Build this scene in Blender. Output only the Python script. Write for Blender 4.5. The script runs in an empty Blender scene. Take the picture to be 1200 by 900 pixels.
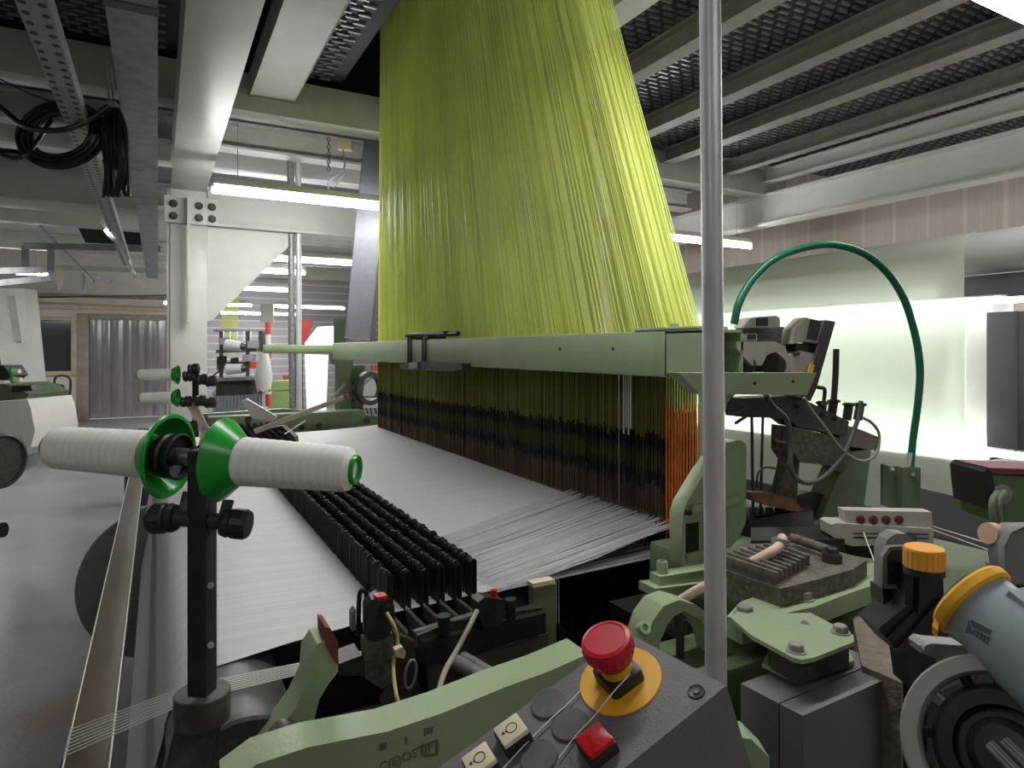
import bpy, bmesh, math, random
from mathutils import Vector, Matrix
random.seed(7)
SC = bpy.context.scene
COL = SC.collection
PI = math.pi
F_PX = 767.0
YAW = math.atan2(415, 767)
EYE = 1.5
SA, CA = math.sin(YAW), math.cos(YAW)

def V(*a): return Vector(a)
def ray(px, py):
    u = (px - 600) / F_PX; v = (410 - py) / F_PX
    return Vector((SA + u * CA, CA - u * SA, v))
def g(px, py, X=None, Y=None, Z=None, D=None):
    """world point seen at a place of the photograph, on a plane of the room or at a depth"""
    r = ray(px, py)
    if D is not None: t = D
    elif X is not None: t = X / r.x
    elif Y is not None: t = Y / r.y
    else: t = (Z - EYE) / r.z
    return Vector((0, 0, EYE)) + r * t

# ------------------------------------------------------------------ materials
def lin(c):
    c = c / 255.0
    return c / 12.92 if c <= 0.04045 else ((c + 0.055) / 1.055) ** 2.4
MATS = {}
def mat(name, rgb, rough=0.5, metal=0.0, var=0.12, scale=8.0, bump=0.0, bscale=60.0, spec=0.5,
        dust=0.0, dustcol=(150, 140, 125), trans=0.0, alpha=1.0, emit=0.0, stretch=None, coat=0.0):
    m = bpy.data.materials.new(name); m.use_nodes = True
    nt = m.node_tree; b = nt.nodes['Principled BSDF']
    c = [lin(x) for x in rgb] + [1]
    b.inputs['Roughness'].default_value = rough
    b.inputs['Metallic'].default_value = metal
    b.inputs['Specular IOR Level'].default_value = spec
    b.inputs['Coat Weight'].default_value = coat
    tc = nt.nodes.new('ShaderNodeTexCoord'); out = tc.outputs['Object']
    if stretch:
        mp = nt.nodes.new('ShaderNodeMapping'); mp.inputs['Scale'].default_value = stretch
        nt.links.new(out, mp.inputs['Vector']); out = mp.outputs['Vector']
    n = nt.nodes.new('ShaderNodeTexNoise'); n.inputs['Scale'].default_value = scale; n.inputs['Detail'].default_value = 6
    nt.links.new(out, n.inputs['Vector'])
    r = nt.nodes.new('ShaderNodeValToRGB'); r.color_ramp.elements[0].position = 0.3; r.color_ramp.elements[1].position = 0.7
    r.color_ramp.elements[0].color = [x * (1 - var) for x in c[:3]] + [1]
    r.color_ramp.elements[1].color = [min(1, x * (1 + var)) for x in c[:3]] + [1]
    nt.links.new(n.outputs['Fac'], r.inputs['Fac'])
    colr = r.outputs['Color']
    if dust > 0:
        n2 = nt.nodes.new('ShaderNodeTexNoise'); n2.inputs['Scale'].default_value = scale * 5; n2.inputs['Detail'].default_value = 8
        nt.links.new(out, n2.inputs['Vector'])
        r2 = nt.nodes.new('ShaderNodeValToRGB'); r2.color_ramp.elements[0].position = 0.45; r2.color_ramp.elements[1].position = 0.75
        r2.color_ramp.elements[1].color = (dust, dust, dust, 1)
        nt.links.new(n2.outputs['Fac'], r2.inputs['Fac'])
        mx = nt.nodes.new('ShaderNodeMixRGB'); mx.inputs['Color2'].default_value = [lin(x) for x in dustcol] + [1]
        nt.links.new(r2.outputs['Color'], mx.inputs['Fac']); nt.links.new(colr, mx.inputs['Color1']); colr = mx.outputs['Color']
    nt.links.new(colr, b.inputs['Base Color'])
    if bump > 0:
        nb = nt.nodes.new('ShaderNodeTexNoise'); nb.inputs['Scale'].default_value = bscale; nb.inputs['Detail'].default_value = 4
        nt.links.new(out, nb.inputs['Vector'])
        bp = nt.nodes.new('ShaderNodeBump'); bp.inputs['Strength'].default_value = bump; bp.inputs['Distance'].default_value = 0.01
        nt.links.new(nb.outputs['Fac'], bp.inputs['Height']); nt.links.new(bp.outputs['Normal'], b.inputs['Normal'])
    if trans: b.inputs['Transmission Weight'].default_value = trans
    if alpha < 1: b.inputs['Alpha'].default_value = alpha
    if emit:
        b.inputs['Emission Color'].default_value = c; b.inputs['Emission Strength'].default_value = emit
    MATS[name] = m
    return m
def nodes_of(m): return m.node_tree, m.node_tree.nodes['Principled BSDF']
def coords(nt, kind='Object'):
    tc = nt.nodes.new('ShaderNodeTexCoord'); s = nt.nodes.new('ShaderNodeSeparateXYZ')
    nt.links.new(tc.outputs[kind], s.inputs[0]); return s
def mth(nt, op, a, b=None):
    n = nt.nodes.new('ShaderNodeMath'); n.operation = op
    for i, x in enumerate((a, b)):
        if x is None: continue
        if isinstance(x, (int, float)): n.inputs[i].default_value = x
        else: nt.links.new(x, n.inputs[i])
    return n.outputs[0]
def stripes(m, axis, freq, lo, hi, width=0.5, noise=0.0, bump=0.0):
    """bands of two colours along one object axis (threads, cladding ribs, wound yarn)"""
    nt, b = nodes_of(m); s = coords(nt)
    f = mth(nt, 'FRACT', mth(nt, 'MULTIPLY', s.outputs[axis], freq))
    k = mth(nt, 'LESS_THAN', f, width)
    if noise:
        n = nt.nodes.new('ShaderNodeTexNoise'); n.inputs['Scale'].default_value = noise
        tc = nt.nodes.new('ShaderNodeTexCoord'); mp = nt.nodes.new('ShaderNodeMapping')
        sc = [0.6, 0.6, 0.6]; sc[axis] = 40
        mp.inputs['Scale'].default_value = sc
        nt.links.new(tc.outputs['Object'], mp.inputs['Vector']); nt.links.new(mp.outputs['Vector'], n.inputs['Vector'])
        k = mth(nt, 'ADD', mth(nt, 'MULTIPLY', k, 0.5), mth(nt, 'MULTIPLY', n.outputs['Fac'], 0.6))
    mx = nt.nodes.new('ShaderNodeMixRGB'); mx.inputs['Color1'].default_value = [lin(x) for x in lo] + [1]; mx.inputs['Color2'].default_value = [lin(x) for x in hi] + [1]
    nt.links.new(k, mx.inputs['Fac']); nt.links.new(mx.outputs['Color'], b.inputs['Base Color'])
    if bump:
        bp = nt.nodes.new('ShaderNodeBump'); bp.inputs['Strength'].default_value = bump; bp.inputs['Distance'].default_value = 0.004
        nt.links.new(k, bp.inputs['Height']); nt.links.new(bp.outputs['Normal'], b.inputs['Normal'])
    return m

GREEN = mat('green_paint', (150, 168, 132), 0.42, var=0.08, scale=5, dust=0.35, dustcol=(170, 170, 150), bump=0.06, bscale=90)
GREEN_D = mat('green_paint_dirty', (96, 112, 86), 0.5, var=0.16, scale=7, dust=0.4, dustcol=(120, 118, 98), bump=0.08)
GREEN_B = mat('bed_green_paint', (92, 108, 76), 0.6, var=0.2, scale=9, dust=0.5, dustcol=(120, 118, 98), bump=0.1)
GREEN_S = mat('green_cabinet_paint', (132, 158, 96), 0.5, var=0.1, dust=0.25)
WHITE = mat('white_steel_paint', (206, 206, 202), 0.38, var=0.05, scale=3, dust=0.1, dustcol=(150, 150, 140))
CREAM = mat('grey_steel_paint', (170, 170, 164), 0.5, var=0.1, scale=4, dust=0.2)
GALV = mat('galvanised_steel', (214, 214, 217), 0.36, 0.25, var=0.16, scale=30, stretch=(1, 1, 0.2))
JOIST = mat('dull_joist_paint', (134, 132, 128), 0.55, var=0.15, scale=6, dust=0.3, dustcol=(110, 100, 90))
GALV_D = mat('dull_galvanised_steel', (140, 142, 145), 0.5, 0.3, var=0.2, scale=14)
STEEL = mat('bright_steel', (190, 190, 188), 0.25, 0.9, var=0.1, scale=20)
DSTEEL = mat('dark_steel', (62, 60, 58), 0.45, 0.35, var=0.3, scale=16, dust=0.35, dustcol=(120, 112, 100))
IRON = mat('dusty_iron', (92, 88, 82), 0.65, 0.2, var=0.25, scale=18, dust=0.6, dustcol=(150, 138, 122), bump=0.2)
BLACK = mat('black_plastic', (32, 31, 32), 0.45, var=0.2, dust=0.12, dustcol=(110, 105, 100))
BLACK_M = mat('black_oiled_steel', (24, 23, 24), 0.38, 0.2, var=0.25, dust=0.15, dustcol=(90, 84, 78))
BLACK_C = mat('black_rubber_cable', (30, 29, 31), 0.4, var=0.2)
GREYP = mat('grey_enclosure_plastic', (112, 111, 112), 0.6, var=0.05, scale=4, bump=0.15, bscale=400, dust=0.12, dustcol=(150, 146, 140))
GREYM = mat('grey_cast_aluminium', (150, 148, 146), 0.5, 0.3, var=0.12, scale=15, dust=0.25)
GREYF = mat('grey_feeder_plastic', (122, 122, 122), 0.5, var=0.06, dust=0.2)
BLUEG = mat('pale_blue_grey_plastic', (146, 160, 166), 0.42, var=0.05, scale=6, dust=0.15, dustcol=(190, 190, 190))
RED = mat('red_plastic', (196, 22, 48), 0.35, var=0.05, spec=0.5)
REDL = mat('red_lamp_plastic', (190, 20, 28), 0.3, var=0.25, scale=300)
YELLOW = mat('yellow_plastic', (236, 176, 48), 0.5, var=0.06, scale=12)
ORANGE = mat('orange_plastic', (244, 168, 60), 0.45, var=0.04)
BUTTON = mat('cream_button_plastic', (226, 218, 190), 0.4, var=0.03)
GREENP = mat('bright_green_plastic', (14, 150, 46), 0.28, var=0.06, spec=0.6)
YARN = mat('white_yarn', (232, 230, 226), 0.65, var=0.04, scale=10)
stripes(mat('wound_white_yarn', (236, 234, 230), 0.6), 2, 1500, (238, 236, 233), (250, 249, 246), noise=3.0, bump=0.1)
WOUND = MATS['wound_white_yarn']
PLUG = mat('dark_grey_plug', (84, 83, 84), 0.6, var=0.05, dust=0.2)
BROWN = mat('brown_worn_steel', (76, 67, 52), 0.55, 0.1, var=0.2, scale=14, stretch=(1, 0.25, 1))
REDBROWN = mat('red_brown_fibre', (118, 52, 40), 0.7, var=0.2, scale=60)
CABLE_G = mat('grey_cable', (150, 146, 132), 0.5, var=0.12, scale=40)
CABLE_W = mat('pale_hose_plastic', (214, 190, 176), 0.35, var=0.14, scale=20)
TUBEG = mat('green_air_tube', (30, 104, 78), 0.3, var=0.1)
PINKISH = mat('pale_painted_lever', (196, 184, 176), 0.45, var=0.06, dust=0.2)
REDW = mat('signal_red_paint', (176, 52, 54), 0.5, var=0.1)
WOODF = mat('pale_wood_frame', (178, 166, 142), 0.6, var=0.12, scale=10)
BRASS = mat('yellow_sticker', (222, 184, 40), 0.5, var=0.2, scale=120)
DUCT = mat('dark_grey_duct', (84, 84, 92), 0.6, var=0.15, scale=6, dust=0.2, dustcol=(120, 120, 126))
FILM = mat('clear_plastic_film', (235, 238, 240), 0.12, var=0.02, alpha=0.45, spec=0.8)
PANELG = mat('grey_sheet_panel', (98, 98, 104), 0.55, var=0.06)
LINT = mat('brown_lint_dirt', (126, 116, 104), 0.95, var=0.25, scale=50, bump=0.6, bscale=120)
INK = mat('black_ink', (20, 20, 22), 0.6, var=0.0)
LAMPG = mat('fluorescent_tube_glow', (255, 255, 255), 0.5, var=0.0, emit=38.0)
LAMPW = mat('dim_tube_glow', (255, 252, 246), 0.5, var=0.0, emit=12.0)
LAMPB = mat('light_box_tube_glow', (250, 255, 252), 0.5, var=0.0, emit=12.0)

# ------------------------------------------------------------------ geometry
def frame(o, z=(0, 0, 1), x=None):
    z = Vector(z).normalized()
    if x is None: x = Vector((1, 0, 0)) if abs(z.x) < 0.9 else Vector((0, 1, 0))
    x = Vector(x); x = (x - z * x.dot(z)).normalized(); y = z.cross(x)
    m = Matrix((x, y, z)).transposed().to_4x4(); m.translation = Vector(o); return m
I4 = Matrix.Identity(4)
class MB:
    def __init__(self): self.b = bmesh.new()
    def _bev(self, vs, w, seg=2):
        if w <= 0: return
        vs = [v for v in vs if v.is_valid]
        es = {e for v in vs for e in v.link_edges if len(e.link_faces) == 2 and e.calc_face_angle(0) > 0.5}
        bmesh.ops.bevel(self.b, geom=list(es), offset=w, segments=seg, affect='EDGES', profile=0.5)
    def box(self, c, s, M=None, bev=0.0, seg=2):
        M = M or I4
        r = bmesh.ops.create_cube(self.b, size=1.0)
        for v in r['verts']: v.co = M @ Vector((c[0] + v.co.x * s[0], c[1] + v.co.y * s[1], c[2] + v.co.z * s[2]))
        self._bev(r['verts'], bev, seg); return self
    def rbox(self, M, sx, sy, z0, z1, r=0.002, ch=0.0008, seg=5):
        def ring(ins, z):
            o = []
            for cx, cy, a0 in ((1, 1, 0), (-1, 1, PI / 2), (-1, -1, PI), (1, -1, 1.5 * PI)):
                for k in range(seg + 1):
                    a = a0 + PI / 2 * k / seg; rr = max(r - ins, 1e-5)
                    o.append(self.b.verts.new(M @ Vector((cx * (sx / 2 - r) + rr * math.cos(a), cy * (sy / 2 - r) + rr * math.sin(a), z))))
            return o
        R = [ring(0, z0), ring(0, z1 - ch), ring(ch * .3, z1 - ch * .3), ring(ch, z1)]
        n = len(R[0])
        for A, B in zip(R, R[1:]):
            for i in range(n): self.b.faces.new((A[i], A[(i + 1) % n], B[(i + 1) % n], B[i]))
        self.b.faces.new(R[0][::-1]); self.b.faces.new(R[-1]); return self
    def bb(self, x0, x1, y0, y1, z0, z1, bev=0.0):
        return self.box(((x0 + x1) / 2, (y0 + y1) / 2, (z0 + z1) / 2), (abs(x1 - x0), abs(y1 - y0), abs(z1 - z0)), bev=bev)
    def bar(self, p0, p1, w, h, up=(0, 0, 1), bev=0.0):
        p0, p1 = Vector(p0), Vector(p1); d = p1 - p0
        up = Vector(up)
        if abs(d.normalized().dot(up)) > 0.95: up = Vector((0, 1, 0))
        z = d.normalized(); y = (up - z * up.dot(z)).normalized(); x = y.cross(z)
        M = Matrix((x, y, z)).transposed().to_4x4(); M.translation = (p0 + p1) / 2
        return self.box((0, 0, 0), (w, h, d.length), M, bev)
    def cyl(self, p0, p1, r0, r1=None, seg=20, bev=0.0):
        p0, p1 = Vector(p0), Vector(p1); r1 = r0 if r1 is None else r1
        M = frame(p0, p1 - p0); L = (p1 - p0).length
        return self.lathe(M, [(0, 0), (r0, 0), (r1, L), (0, L)] if bev <= 0 else [(0, 0), (r0 - bev, 0), (r0, bev), (r1, L - bev), (r1 - bev, L), (0, L)], seg)
    def lathe(self, M, prof, seg=32, loop=False, a0=0.0, a1=2 * PI):
        full = abs(a1 - a0 - 2 * PI) < 1e-4
        n = seg if full else seg + 1
        rings = []
        for r, z in prof:
            if r < 1e-6: rings.append([self.b.verts.new(M @ Vector((0, 0, z)))]); continue
            rings.append([self.b.verts.new(M @ Vector((r * math.cos(a0 + (a1 - a0) * i / seg), r * math.sin(a0 + (a1 - a0) * i / seg), z))) for i in range(n)])
        pairs = list(zip(rings, rings[1:])) + ([(rings[-1], rings[0])] if loop else [])
        for A, B in pairs:
            for i in range(seg):
                j = (i + 1) % n
                try:
                    if len(A) == 1 and len(B) == 1: continue
                    if len(A) == 1: self.b.faces.new((A[0], B[j], B[i]))
                    elif len(B) == 1: self.b.faces.new((A[i], A[j], B[0]))
                    else: self.b.faces.new((A[i], A[j], B[j], B[i]))
                except ValueError: pass
        if not full and loop:
            for k in (0, n - 1):
                try: self.b.faces.new([R[k] for R in rings])
                except ValueError: pass
        return self
    def tube(self, pts, r, seg=8, smooth=True, sub=6, flat=None):
        pts = [Vector(p) for p in pts]
        if smooth and len(pts) > 2:
            q = [pts[0] * 2 - pts[1]] + pts + [pts[-1] * 2 - pts[-2]]; o = []
            for i in range(1, len(q) - 2):
                a, b, c, d = q[i - 1:i + 3]
                for k in range(sub):
                    t = k / sub
                    o.append(0.5 * ((2 * b) + (c - a) * t + (2 * a - 5 * b + 4 * c - d) * t * t + (3 * b - a - 3 * c + d) * t ** 3))
            o.append(pts[-1]); pts = o
        rings = []; up = None
        for i, p in enumerate(pts):
            t = (pts[min(i + 1, len(pts) - 1)] - pts[max(i - 1, 0)]).normalized()
            if up is None: up = Vector((0, 0, 1)) if abs(t.z) < 0.9 else Vector((1, 0, 0))
            x = (up - t * up.dot(t)).normalized(); y = t.cross(x); up = x
            rings.append([self.b.verts.new(p + x * math.cos(2 * PI * k / seg) * r + y * math.sin(2 * PI * k / seg) * r * (flat or 1)) for k in range(seg)])
        for A, B in zip(rings, rings[1:]):
            for k in range(seg): self.b.faces.new((A[k], A[(k + 1) % seg], B[(k + 1) % seg], B[k]))
        self.b.faces.new(rings[0][::-1]); self.b.faces.new(rings[-1]); return self
    def prism(self, pts, d, bev=0.0, seg=2, rim=0.0, web=0.0):
        """closed outline of 3D points pushed along vector d; rim/web sink a pocket into the front face"""
        pts = [Vector(p) for p in pts]; d = Vector(d)
        nrm = Vector((0, 0, 0))
        for a, b in zip(pts, pts[1:] + pts[:1]): nrm += a.cross(b)
        if nrm.dot(d) > 0: pts = pts[::-1]
        A = [self.b.verts.new(p) for p in pts]; B = [self.b.verts.new(p + d) for p in pts]
        f = self.b.faces.new(A); self.b.faces.new(B[::-1])
        n = len(A)
        for i in range(n): self.b.faces.new((A[(i + 1) % n], A[i], B[i], B[(i + 1) % n]))
        if rim:
            f.normal_update()
            bmesh.ops.inset_region(self.b, faces=[f], thickness=rim, use_even_offset=True)
            for v in f.verts: v.co += d * web
        self._bev(A + B, bev, seg); return self
    def pix(self, pts, th, bev=0.0, rim=0.0, web=0.0, **pl):
        """a plate lying on a plane X=, Y= or Z= of the room, th thick going away from the lens side"""
        P = [g(x, y, **pl) for x, y in pts]
        d = (th, 0, 0) if 'X' in pl else (0, th, 0) if 'Y' in pl else (0, 0, -th)
        if 'D' in pl: d = (SA * th, CA * th, 0)
        return self.prism(P, d, bev, 2, rim, web)
    def sheet(self, rows):
        vs = [[self.b.verts.new(Vector(p)) for p in r] for r in rows]
        for A, B in zip(vs, vs[1:]):
            for i in range(len(A) - 1): self.b.faces.new((A[i], A[i + 1], B[i + 1], B[i]))
        return self
    def strand(self, pts, r, seg=3, mi=None):
        a0 = random.random() * 6.28
        rings = [[self.b.verts.new((p[0] + r * math.cos(a0 + 2 * PI * k / seg), p[1] + r * math.sin(a0 + 2 * PI * k / seg), p[2])) for k in range(seg)] for p in pts]
        for i, (A, B) in enumerate(zip(rings, rings[1:])):
            for k in range(seg):
                f = self.b.faces.new((A[k], A[(k + 1) % seg], B[(k + 1) % seg], B[k]))
                if mi: f.material_index = mi[i]
    def hexbolt(self, p, n, r=0.009, h=0.008, washer=True):
        n = Vector(n).normalized(); p = Vector(p)
        if washer: self.cyl(p, p + n * h * 0.2, r * 1.35, seg=18)
        M = frame(p + n * h * 0.2, n)
        self.lathe(M, [(0, 0), (r, 0), (r, h * 0.85), (r * 0.86, h), (0, h)], 6)
        return self
    def socketbolt(self, p, n, r=0.008, h=0.012):
        M = frame(p, n)
        self.lathe(M, [(0, 0), (r, 0), (r, h * 0.9), (r * 0.92, h), (r * 0.55, h), (r * 0.5, h * 0.5), (0, h * 0.5)], 18); return self

ROOT = {}
def put(name, mb, m, parent=None, base=None, sharp=34):
    b = mb.b
    bmesh.ops.recalc_face_normals(b, faces=b.faces)
    L = ROOT[parent.name] if parent else Vector(base or (0, 0, 0))
    if L.length > 0: bmesh.ops.translate(b, verts=b.verts, vec=-L)
    me = bpy.data.meshes.new(name); b.to_mesh(me); b.free()
    me.shade_smooth(); me.set_sharp_from_angle(angle=math.radians(sharp))
    for x in (m if isinstance(m, (list, tuple)) else [m]): me.materials.append(x)
    o = bpy.data.objects.new(name, me); COL.objects.link(o)
    if parent: o.parent = parent
    else: o.location = L
    ROOT[o.name] = L
    return o
def tag(o, label, cat, group=None, kind=None):
    o['label'] = label; o['category'] = cat
    if group: o['group'] = group
    if kind: o['kind'] = kind
    return o
def thing(name, label, cat, base, group=None):
    o = bpy.data.objects.new(name, None); COL.objects.link(o); o.empty_display_size = 0.05
    o.location = Vector(base); ROOT[o.name] = Vector(base)
    return tag(o, label, cat, group)
def solo(name, mb, m, label, cat, base=None, group=None, kind=None):
    if base is None:
        mb.b.verts.ensure_lookup_table()
        vs = [v.co for v in mb.b.verts]
        base = (sum(v.x for v in vs) / len(vs), sum(v.y for v in vs) / len(vs), min(v.z for v in vs))
    return tag(put(name, mb, m, None, base), label, cat, group, kind)
def struct(name, mb, m, parent=None):
    o = put(name, mb, m, parent)
    if not parent: o['kind'] = 'structure'
    return o
def copy_tree(o, loc=None, parent=None, label=None):
    c = o.copy(); COL.objects.link(c)
    if parent: c.parent = parent
    if loc is not None: c.location = loc
    if label: c['label'] = label
    ROOT[c.name] = Vector(loc) if loc is not None else (ROOT[parent.name] if parent else ROOT[o.name])
    for ch in [x for x in o.children]: copy_tree(ch, None, c)
    return c
# ================================================================== the hall
XL, XR, Y0, Y1, ZR = -7.5, 6.2, -3.0, 16.7, 4.25
FLOOR = mat('grey_sealed_concrete', (128, 129, 130), 0.3, var=0.16, scale=1.4, dust=0.4, dustcol=(126, 112, 100), bump=0.12, bscale=40)
nt, b = nodes_of(FLOOR); s_ = coords(nt); sp_ = g(66, 835, Z=0)
dx_ = mth(nt, 'MULTIPLY', mth(nt, 'SUBTRACT', s_.outputs[0], sp_.x), 3.2); dy_ = mth(nt, 'MULTIPLY', mth(nt, 'SUBTRACT', s_.outputs[1], sp_.y), 1.6)
nz = nt.nodes.new('ShaderNodeTexNoise'); nz.inputs['Scale'].default_value = 4.0; nz.inputs['Detail'].default_value = 6
tc_ = nt.nodes.new('ShaderNodeTexCoord'); nt.links.new(tc_.outputs['Object'], nz.inputs['Vector'])
rr_ = mth(nt, 'ADD', mth(nt, 'SQRT', mth(nt, 'ADD', mth(nt, 'MULTIPLY', dx_, dx_), mth(nt, 'MULTIPLY', dy_, dy_))), mth(nt, 'MULTIPLY', nz.outputs['Fac'], 0.7))
cr_ = nt.nodes.new('ShaderNodeValToRGB'); cr_.color_ramp.elements[0].position = 0.5; cr_.color_ramp.elements[0].color = (0.55, 0.55, 0.55, 1); cr_.color_ramp.elements[1].position = 0.85; cr_.color_ramp.elements[1].color = (0, 0, 0, 1)
nt.links.new(rr_, cr_.inputs['Fac']); mx_ = nt.nodes.new('ShaderNodeMixRGB'); mx_.inputs['Color2'].default_value = [lin(x) for x in (132, 98, 74)] + [1]
old_ = b.inputs['Base Color'].links[0].from_socket
nt.links.new(cr_.outputs['Color'], mx_.inputs['Fac']); nt.links.new(old_, mx_.inputs['Color1']); nt.links.new(mx_.outputs['Color'], b.inputs['Base Color'])
struct('floor', MB().bb(XL, XR, Y0, Y1, -0.1, 0), FLOOR)
PLASTER = mat('off_white_plaster', (196, 192, 184), 0.7, var=0.08, scale=2, dust=0.18, dustcol=(150, 136, 118))
# back wall with its two windows and the doorway
dx0, dx1, dz1 = -1.30, 0.32, 2.16
w1 = (-2.98, -2.44); w2 = (-2.16, -1.62); wz = (1.05, 2.12)
bw = MB()
bw.bb(XL, w1[0], Y1, Y1 + 0.2, 0, ZR); bw.bb(w1[0], w1[1], Y1, Y1 + 0.2, 0, wz[0]); bw.bb(w1[0], w1[1], Y1, Y1 + 0.2, wz[1], ZR)
bw.bb(w1[1], w2[0], Y1, Y1 + 0.2, 0, ZR); bw.bb(w2[0], w2[1], Y1, Y1 + 0.2, 0, wz[0]); bw.bb(w2[0], w2[1], Y1, Y1 + 0.2, wz[1], ZR)
bw.bb(w2[1], dx0, Y1, Y1 + 0.2, 0, ZR); bw.bb(dx0, dx1, Y1, Y1 + 0.2, dz1, ZR); bw.bb(dx1, XR, Y1, Y1 + 0.2, 0, ZR)
struct('wall_back', bw, PLASTER)
SLAT = stripes(mat('grey_slatted_cladding', (176, 172, 176), 0.6), 2, 5.5, (160, 156, 160), (206, 202, 203), 0.14, bump=0.3)
struct('wall_back_cladding', MB().bb(0.6, XR, Y1 - 0.06, Y1, 0.0, 3.2), SLAT)
CLAD = stripes(mat('cream_ribbed_cladding', (226, 216, 204), 0.55), 1, 3.2, (206, 194, 182), (236, 227, 216), 0.12, noise=1.2, bump=0.4)
struct('wall_right', MB().bb(XR, XR + 0.15, Y0, Y1, 0, ZR), CLAD)
struct('wall_left', MB().bb(XL - 0.15, XL, Y0, Y1, 0, ZR), PLASTER)
struct('wall_near', MB().bb(XL, XR, Y0 - 0.15, Y0, 0, ZR), PLASTER)
ROOFM = mat('dark_roof_sheet', (74, 70, 74), 0.8, var=0.1)
struct('ceiling', MB().bb(XL, XR, Y0, Y1, ZR, ZR + 0.1), ROOFM)
struct('trim_1', MB().bb(-3.4, 0.55, Y1 - 0.1, Y1, 2.36, 2.46, bev=0.01), WOODF)
struct('trim_2', MB().bb(-3.4, 0.55, Y1 - 0.12, Y1, 2.62, 2.68, bev=0.01), mat('rusty_pipe_paint', (128, 110, 92), 0.6, var=0.3, scale=5))
GLASS = mat('dark_window_glass', (58, 62, 68), 0.08, var=0.1, scale=2, spec=0.8)
for i, w in enumerate((w1, w2)):
    fr = MB()
    x0, x1 = w
    fr.bb(x0 - 0.1, x0, Y1 - 0.05, Y1 + 0.12, wz[0] - 0.1, wz[1] + 0.08, 0.008); fr.bb(x1, x1 + 0.1, Y1 - 0.05, Y1 + 0.12, wz[0] - 0.1, wz[1] + 0.08, 0.008)
    fr.bb(x0, x1, Y1 - 0.05, Y1 + 0.12, wz[1], wz[1] + 0.08, 0.008); fr.bb(x0, x1, Y1 - 0.05, Y1 + 0.12, wz[0] - 0.1, wz[0], 0.008)
    o = struct('window_%d' % (i + 1), fr, WOODF)
    struct('window_glass', MB().bb(x0, x1, Y1 + 0.05, Y1 + 0.07, *wz), GLASS, o)
# doorway with its clear strip curtain, dim corridor behind
dr = MB()
dr.bb(dx0 - 0.22, dx0, Y1 - 0.04, Y1 + 0.2, 0, dz1 + 0.12, 0.01); dr.bb(dx1, dx1 + 0.12, Y1 - 0.04, Y1 + 0.2, 0, dz1 + 0.12, 0.01); dr.bb(dx0, dx1, Y1 - 0.04, Y1 + 0.2, dz1, dz1 + 0.12, 0.01)
door = struct('door_1', dr, mat('worn_door_frame', (140, 132, 122), 0.6, var=0.15, scale=6))
STRIP = mat('smoky_pvc_strip', (122, 116, 122), 0.16, var=0.25, scale=1.2, stretch=(6, 1, 0.7), alpha=0.9, spec=0.7, dust=0.3, dustcol=(120, 100, 74))
n = 8
for i in range(n):
    xa = dx0 + (dx1 - dx0) * i / n - 0.02; xb = dx0 + (dx1 - dx0) * (i + 1) / n + 0.02
    yy = Y1 + 0.03 + 0.02 * (i % 2)
    rows = [[(xa + (xb - xa) * t, yy - 0.018 * math.sin(PI * t) + 0.004 * math.sin(z * 3 + i), z) for t in (0, .25, .5, .75, 1)] for z in [0.02 + dz1 * k / 10 * 0.99 for k in range(11)]]
    struct('door_curtain_strip', MB().sheet(rows), STRIP, door)
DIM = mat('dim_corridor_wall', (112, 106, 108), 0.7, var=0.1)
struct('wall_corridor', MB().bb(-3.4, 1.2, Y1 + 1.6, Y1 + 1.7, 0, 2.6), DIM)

# ---------------------------------------------------------------- steel frame of the jacquard gantry
def ibeam(p0, p1, w, h, t=0.018):
    """I section whose top face centre runs p0 -> p1"""
    m = MB(); p0, p1 = Vector(p0), Vector(p1); dn = Vector((0, 0, -1))
    m.bar(p0 + dn * t / 2, p1 + dn * t / 2, w, t); m.bar(p0 + dn * (h - t / 2), p1 + dn * (h - t / 2), w, t)
    m.bar(p0 + dn * h / 2, p1 + dn * h / 2, t, h - 2 * t); return m
def boxbeam(p0, p1, w, h, bev=0.006):
    m = MB(); m.bar(Vector(p0) - V(0, 0, h / 2), Vector(p1) - V(0, 0, h / 2), w, h, bev=bev); return m
def steel(name, mb, m, label, cat='steel beam', group='steel beams of the gantry'):
    return solo(name, mb, m, label, cat, group=group)
ga = thing('gantry_girder', 'wide white girder running overhead to the top of the white column', 'steel beam', (0.2, 2.6, 2.7), 'steel beams of the gantry')
put('lower_flange', MB().bb(0.085, 0.325, -0.6, 5.72, 2.70, 2.72, 0.003), WHITE, ga)
put('web', MB().bb(0.19, 0.21, -0.6, 5.72, 2.72, 2.94), WHITE, ga)
put('upper_flange', MB().bb(0.085, 0.325, -0.6, 5.72, 2.94, 2.96), WHITE, ga)
sf = MB()
for y in (2.0, 3.1, 4.2): sf.bb(0.1, 0.19, y, y + 0.012, 2.72, 2.94); sf.bb(0.21, 0.31, y, y + 0.012, 2.72, 2.94)
put('stiffener', sf, WHITE, ga)
steel('gantry_girder', ibeam((5.1, -1.5, 2.97), (5.1, 9.0, 2.97), 0.16, 0.29), WHITE, 'long white I-beam above the cream wall and the lit cloth')
steel('cross_beam', boxbeam((-4.2, 4.36, 3.19), (5.3, 4.36, 3.19), 0.18, 0.235), CREAM, 'wide grey beam running crosswise behind the yellow cords')
steel('cross_beam', boxbeam((-4.2, 6.1, 3.19), (5.0, 6.1, 3.19), 0.2, 0.16), WHITE, 'whitish beam just behind the second grey beam')
steel('cross_beam', ibeam((-4.2, 5.3, 3.19), (5.0, 5.3, 3.19), 0.16, 0.2), CREAM, 'second grey beam behind the lamp left of the cords')
steel('cross_beam', ibeam((-4.2, 7.66, 3.2), (5.0, 7.66, 3.2), 0.2, 0.24), CREAM, 'third grey beam across the hall beyond the white column')
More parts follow.
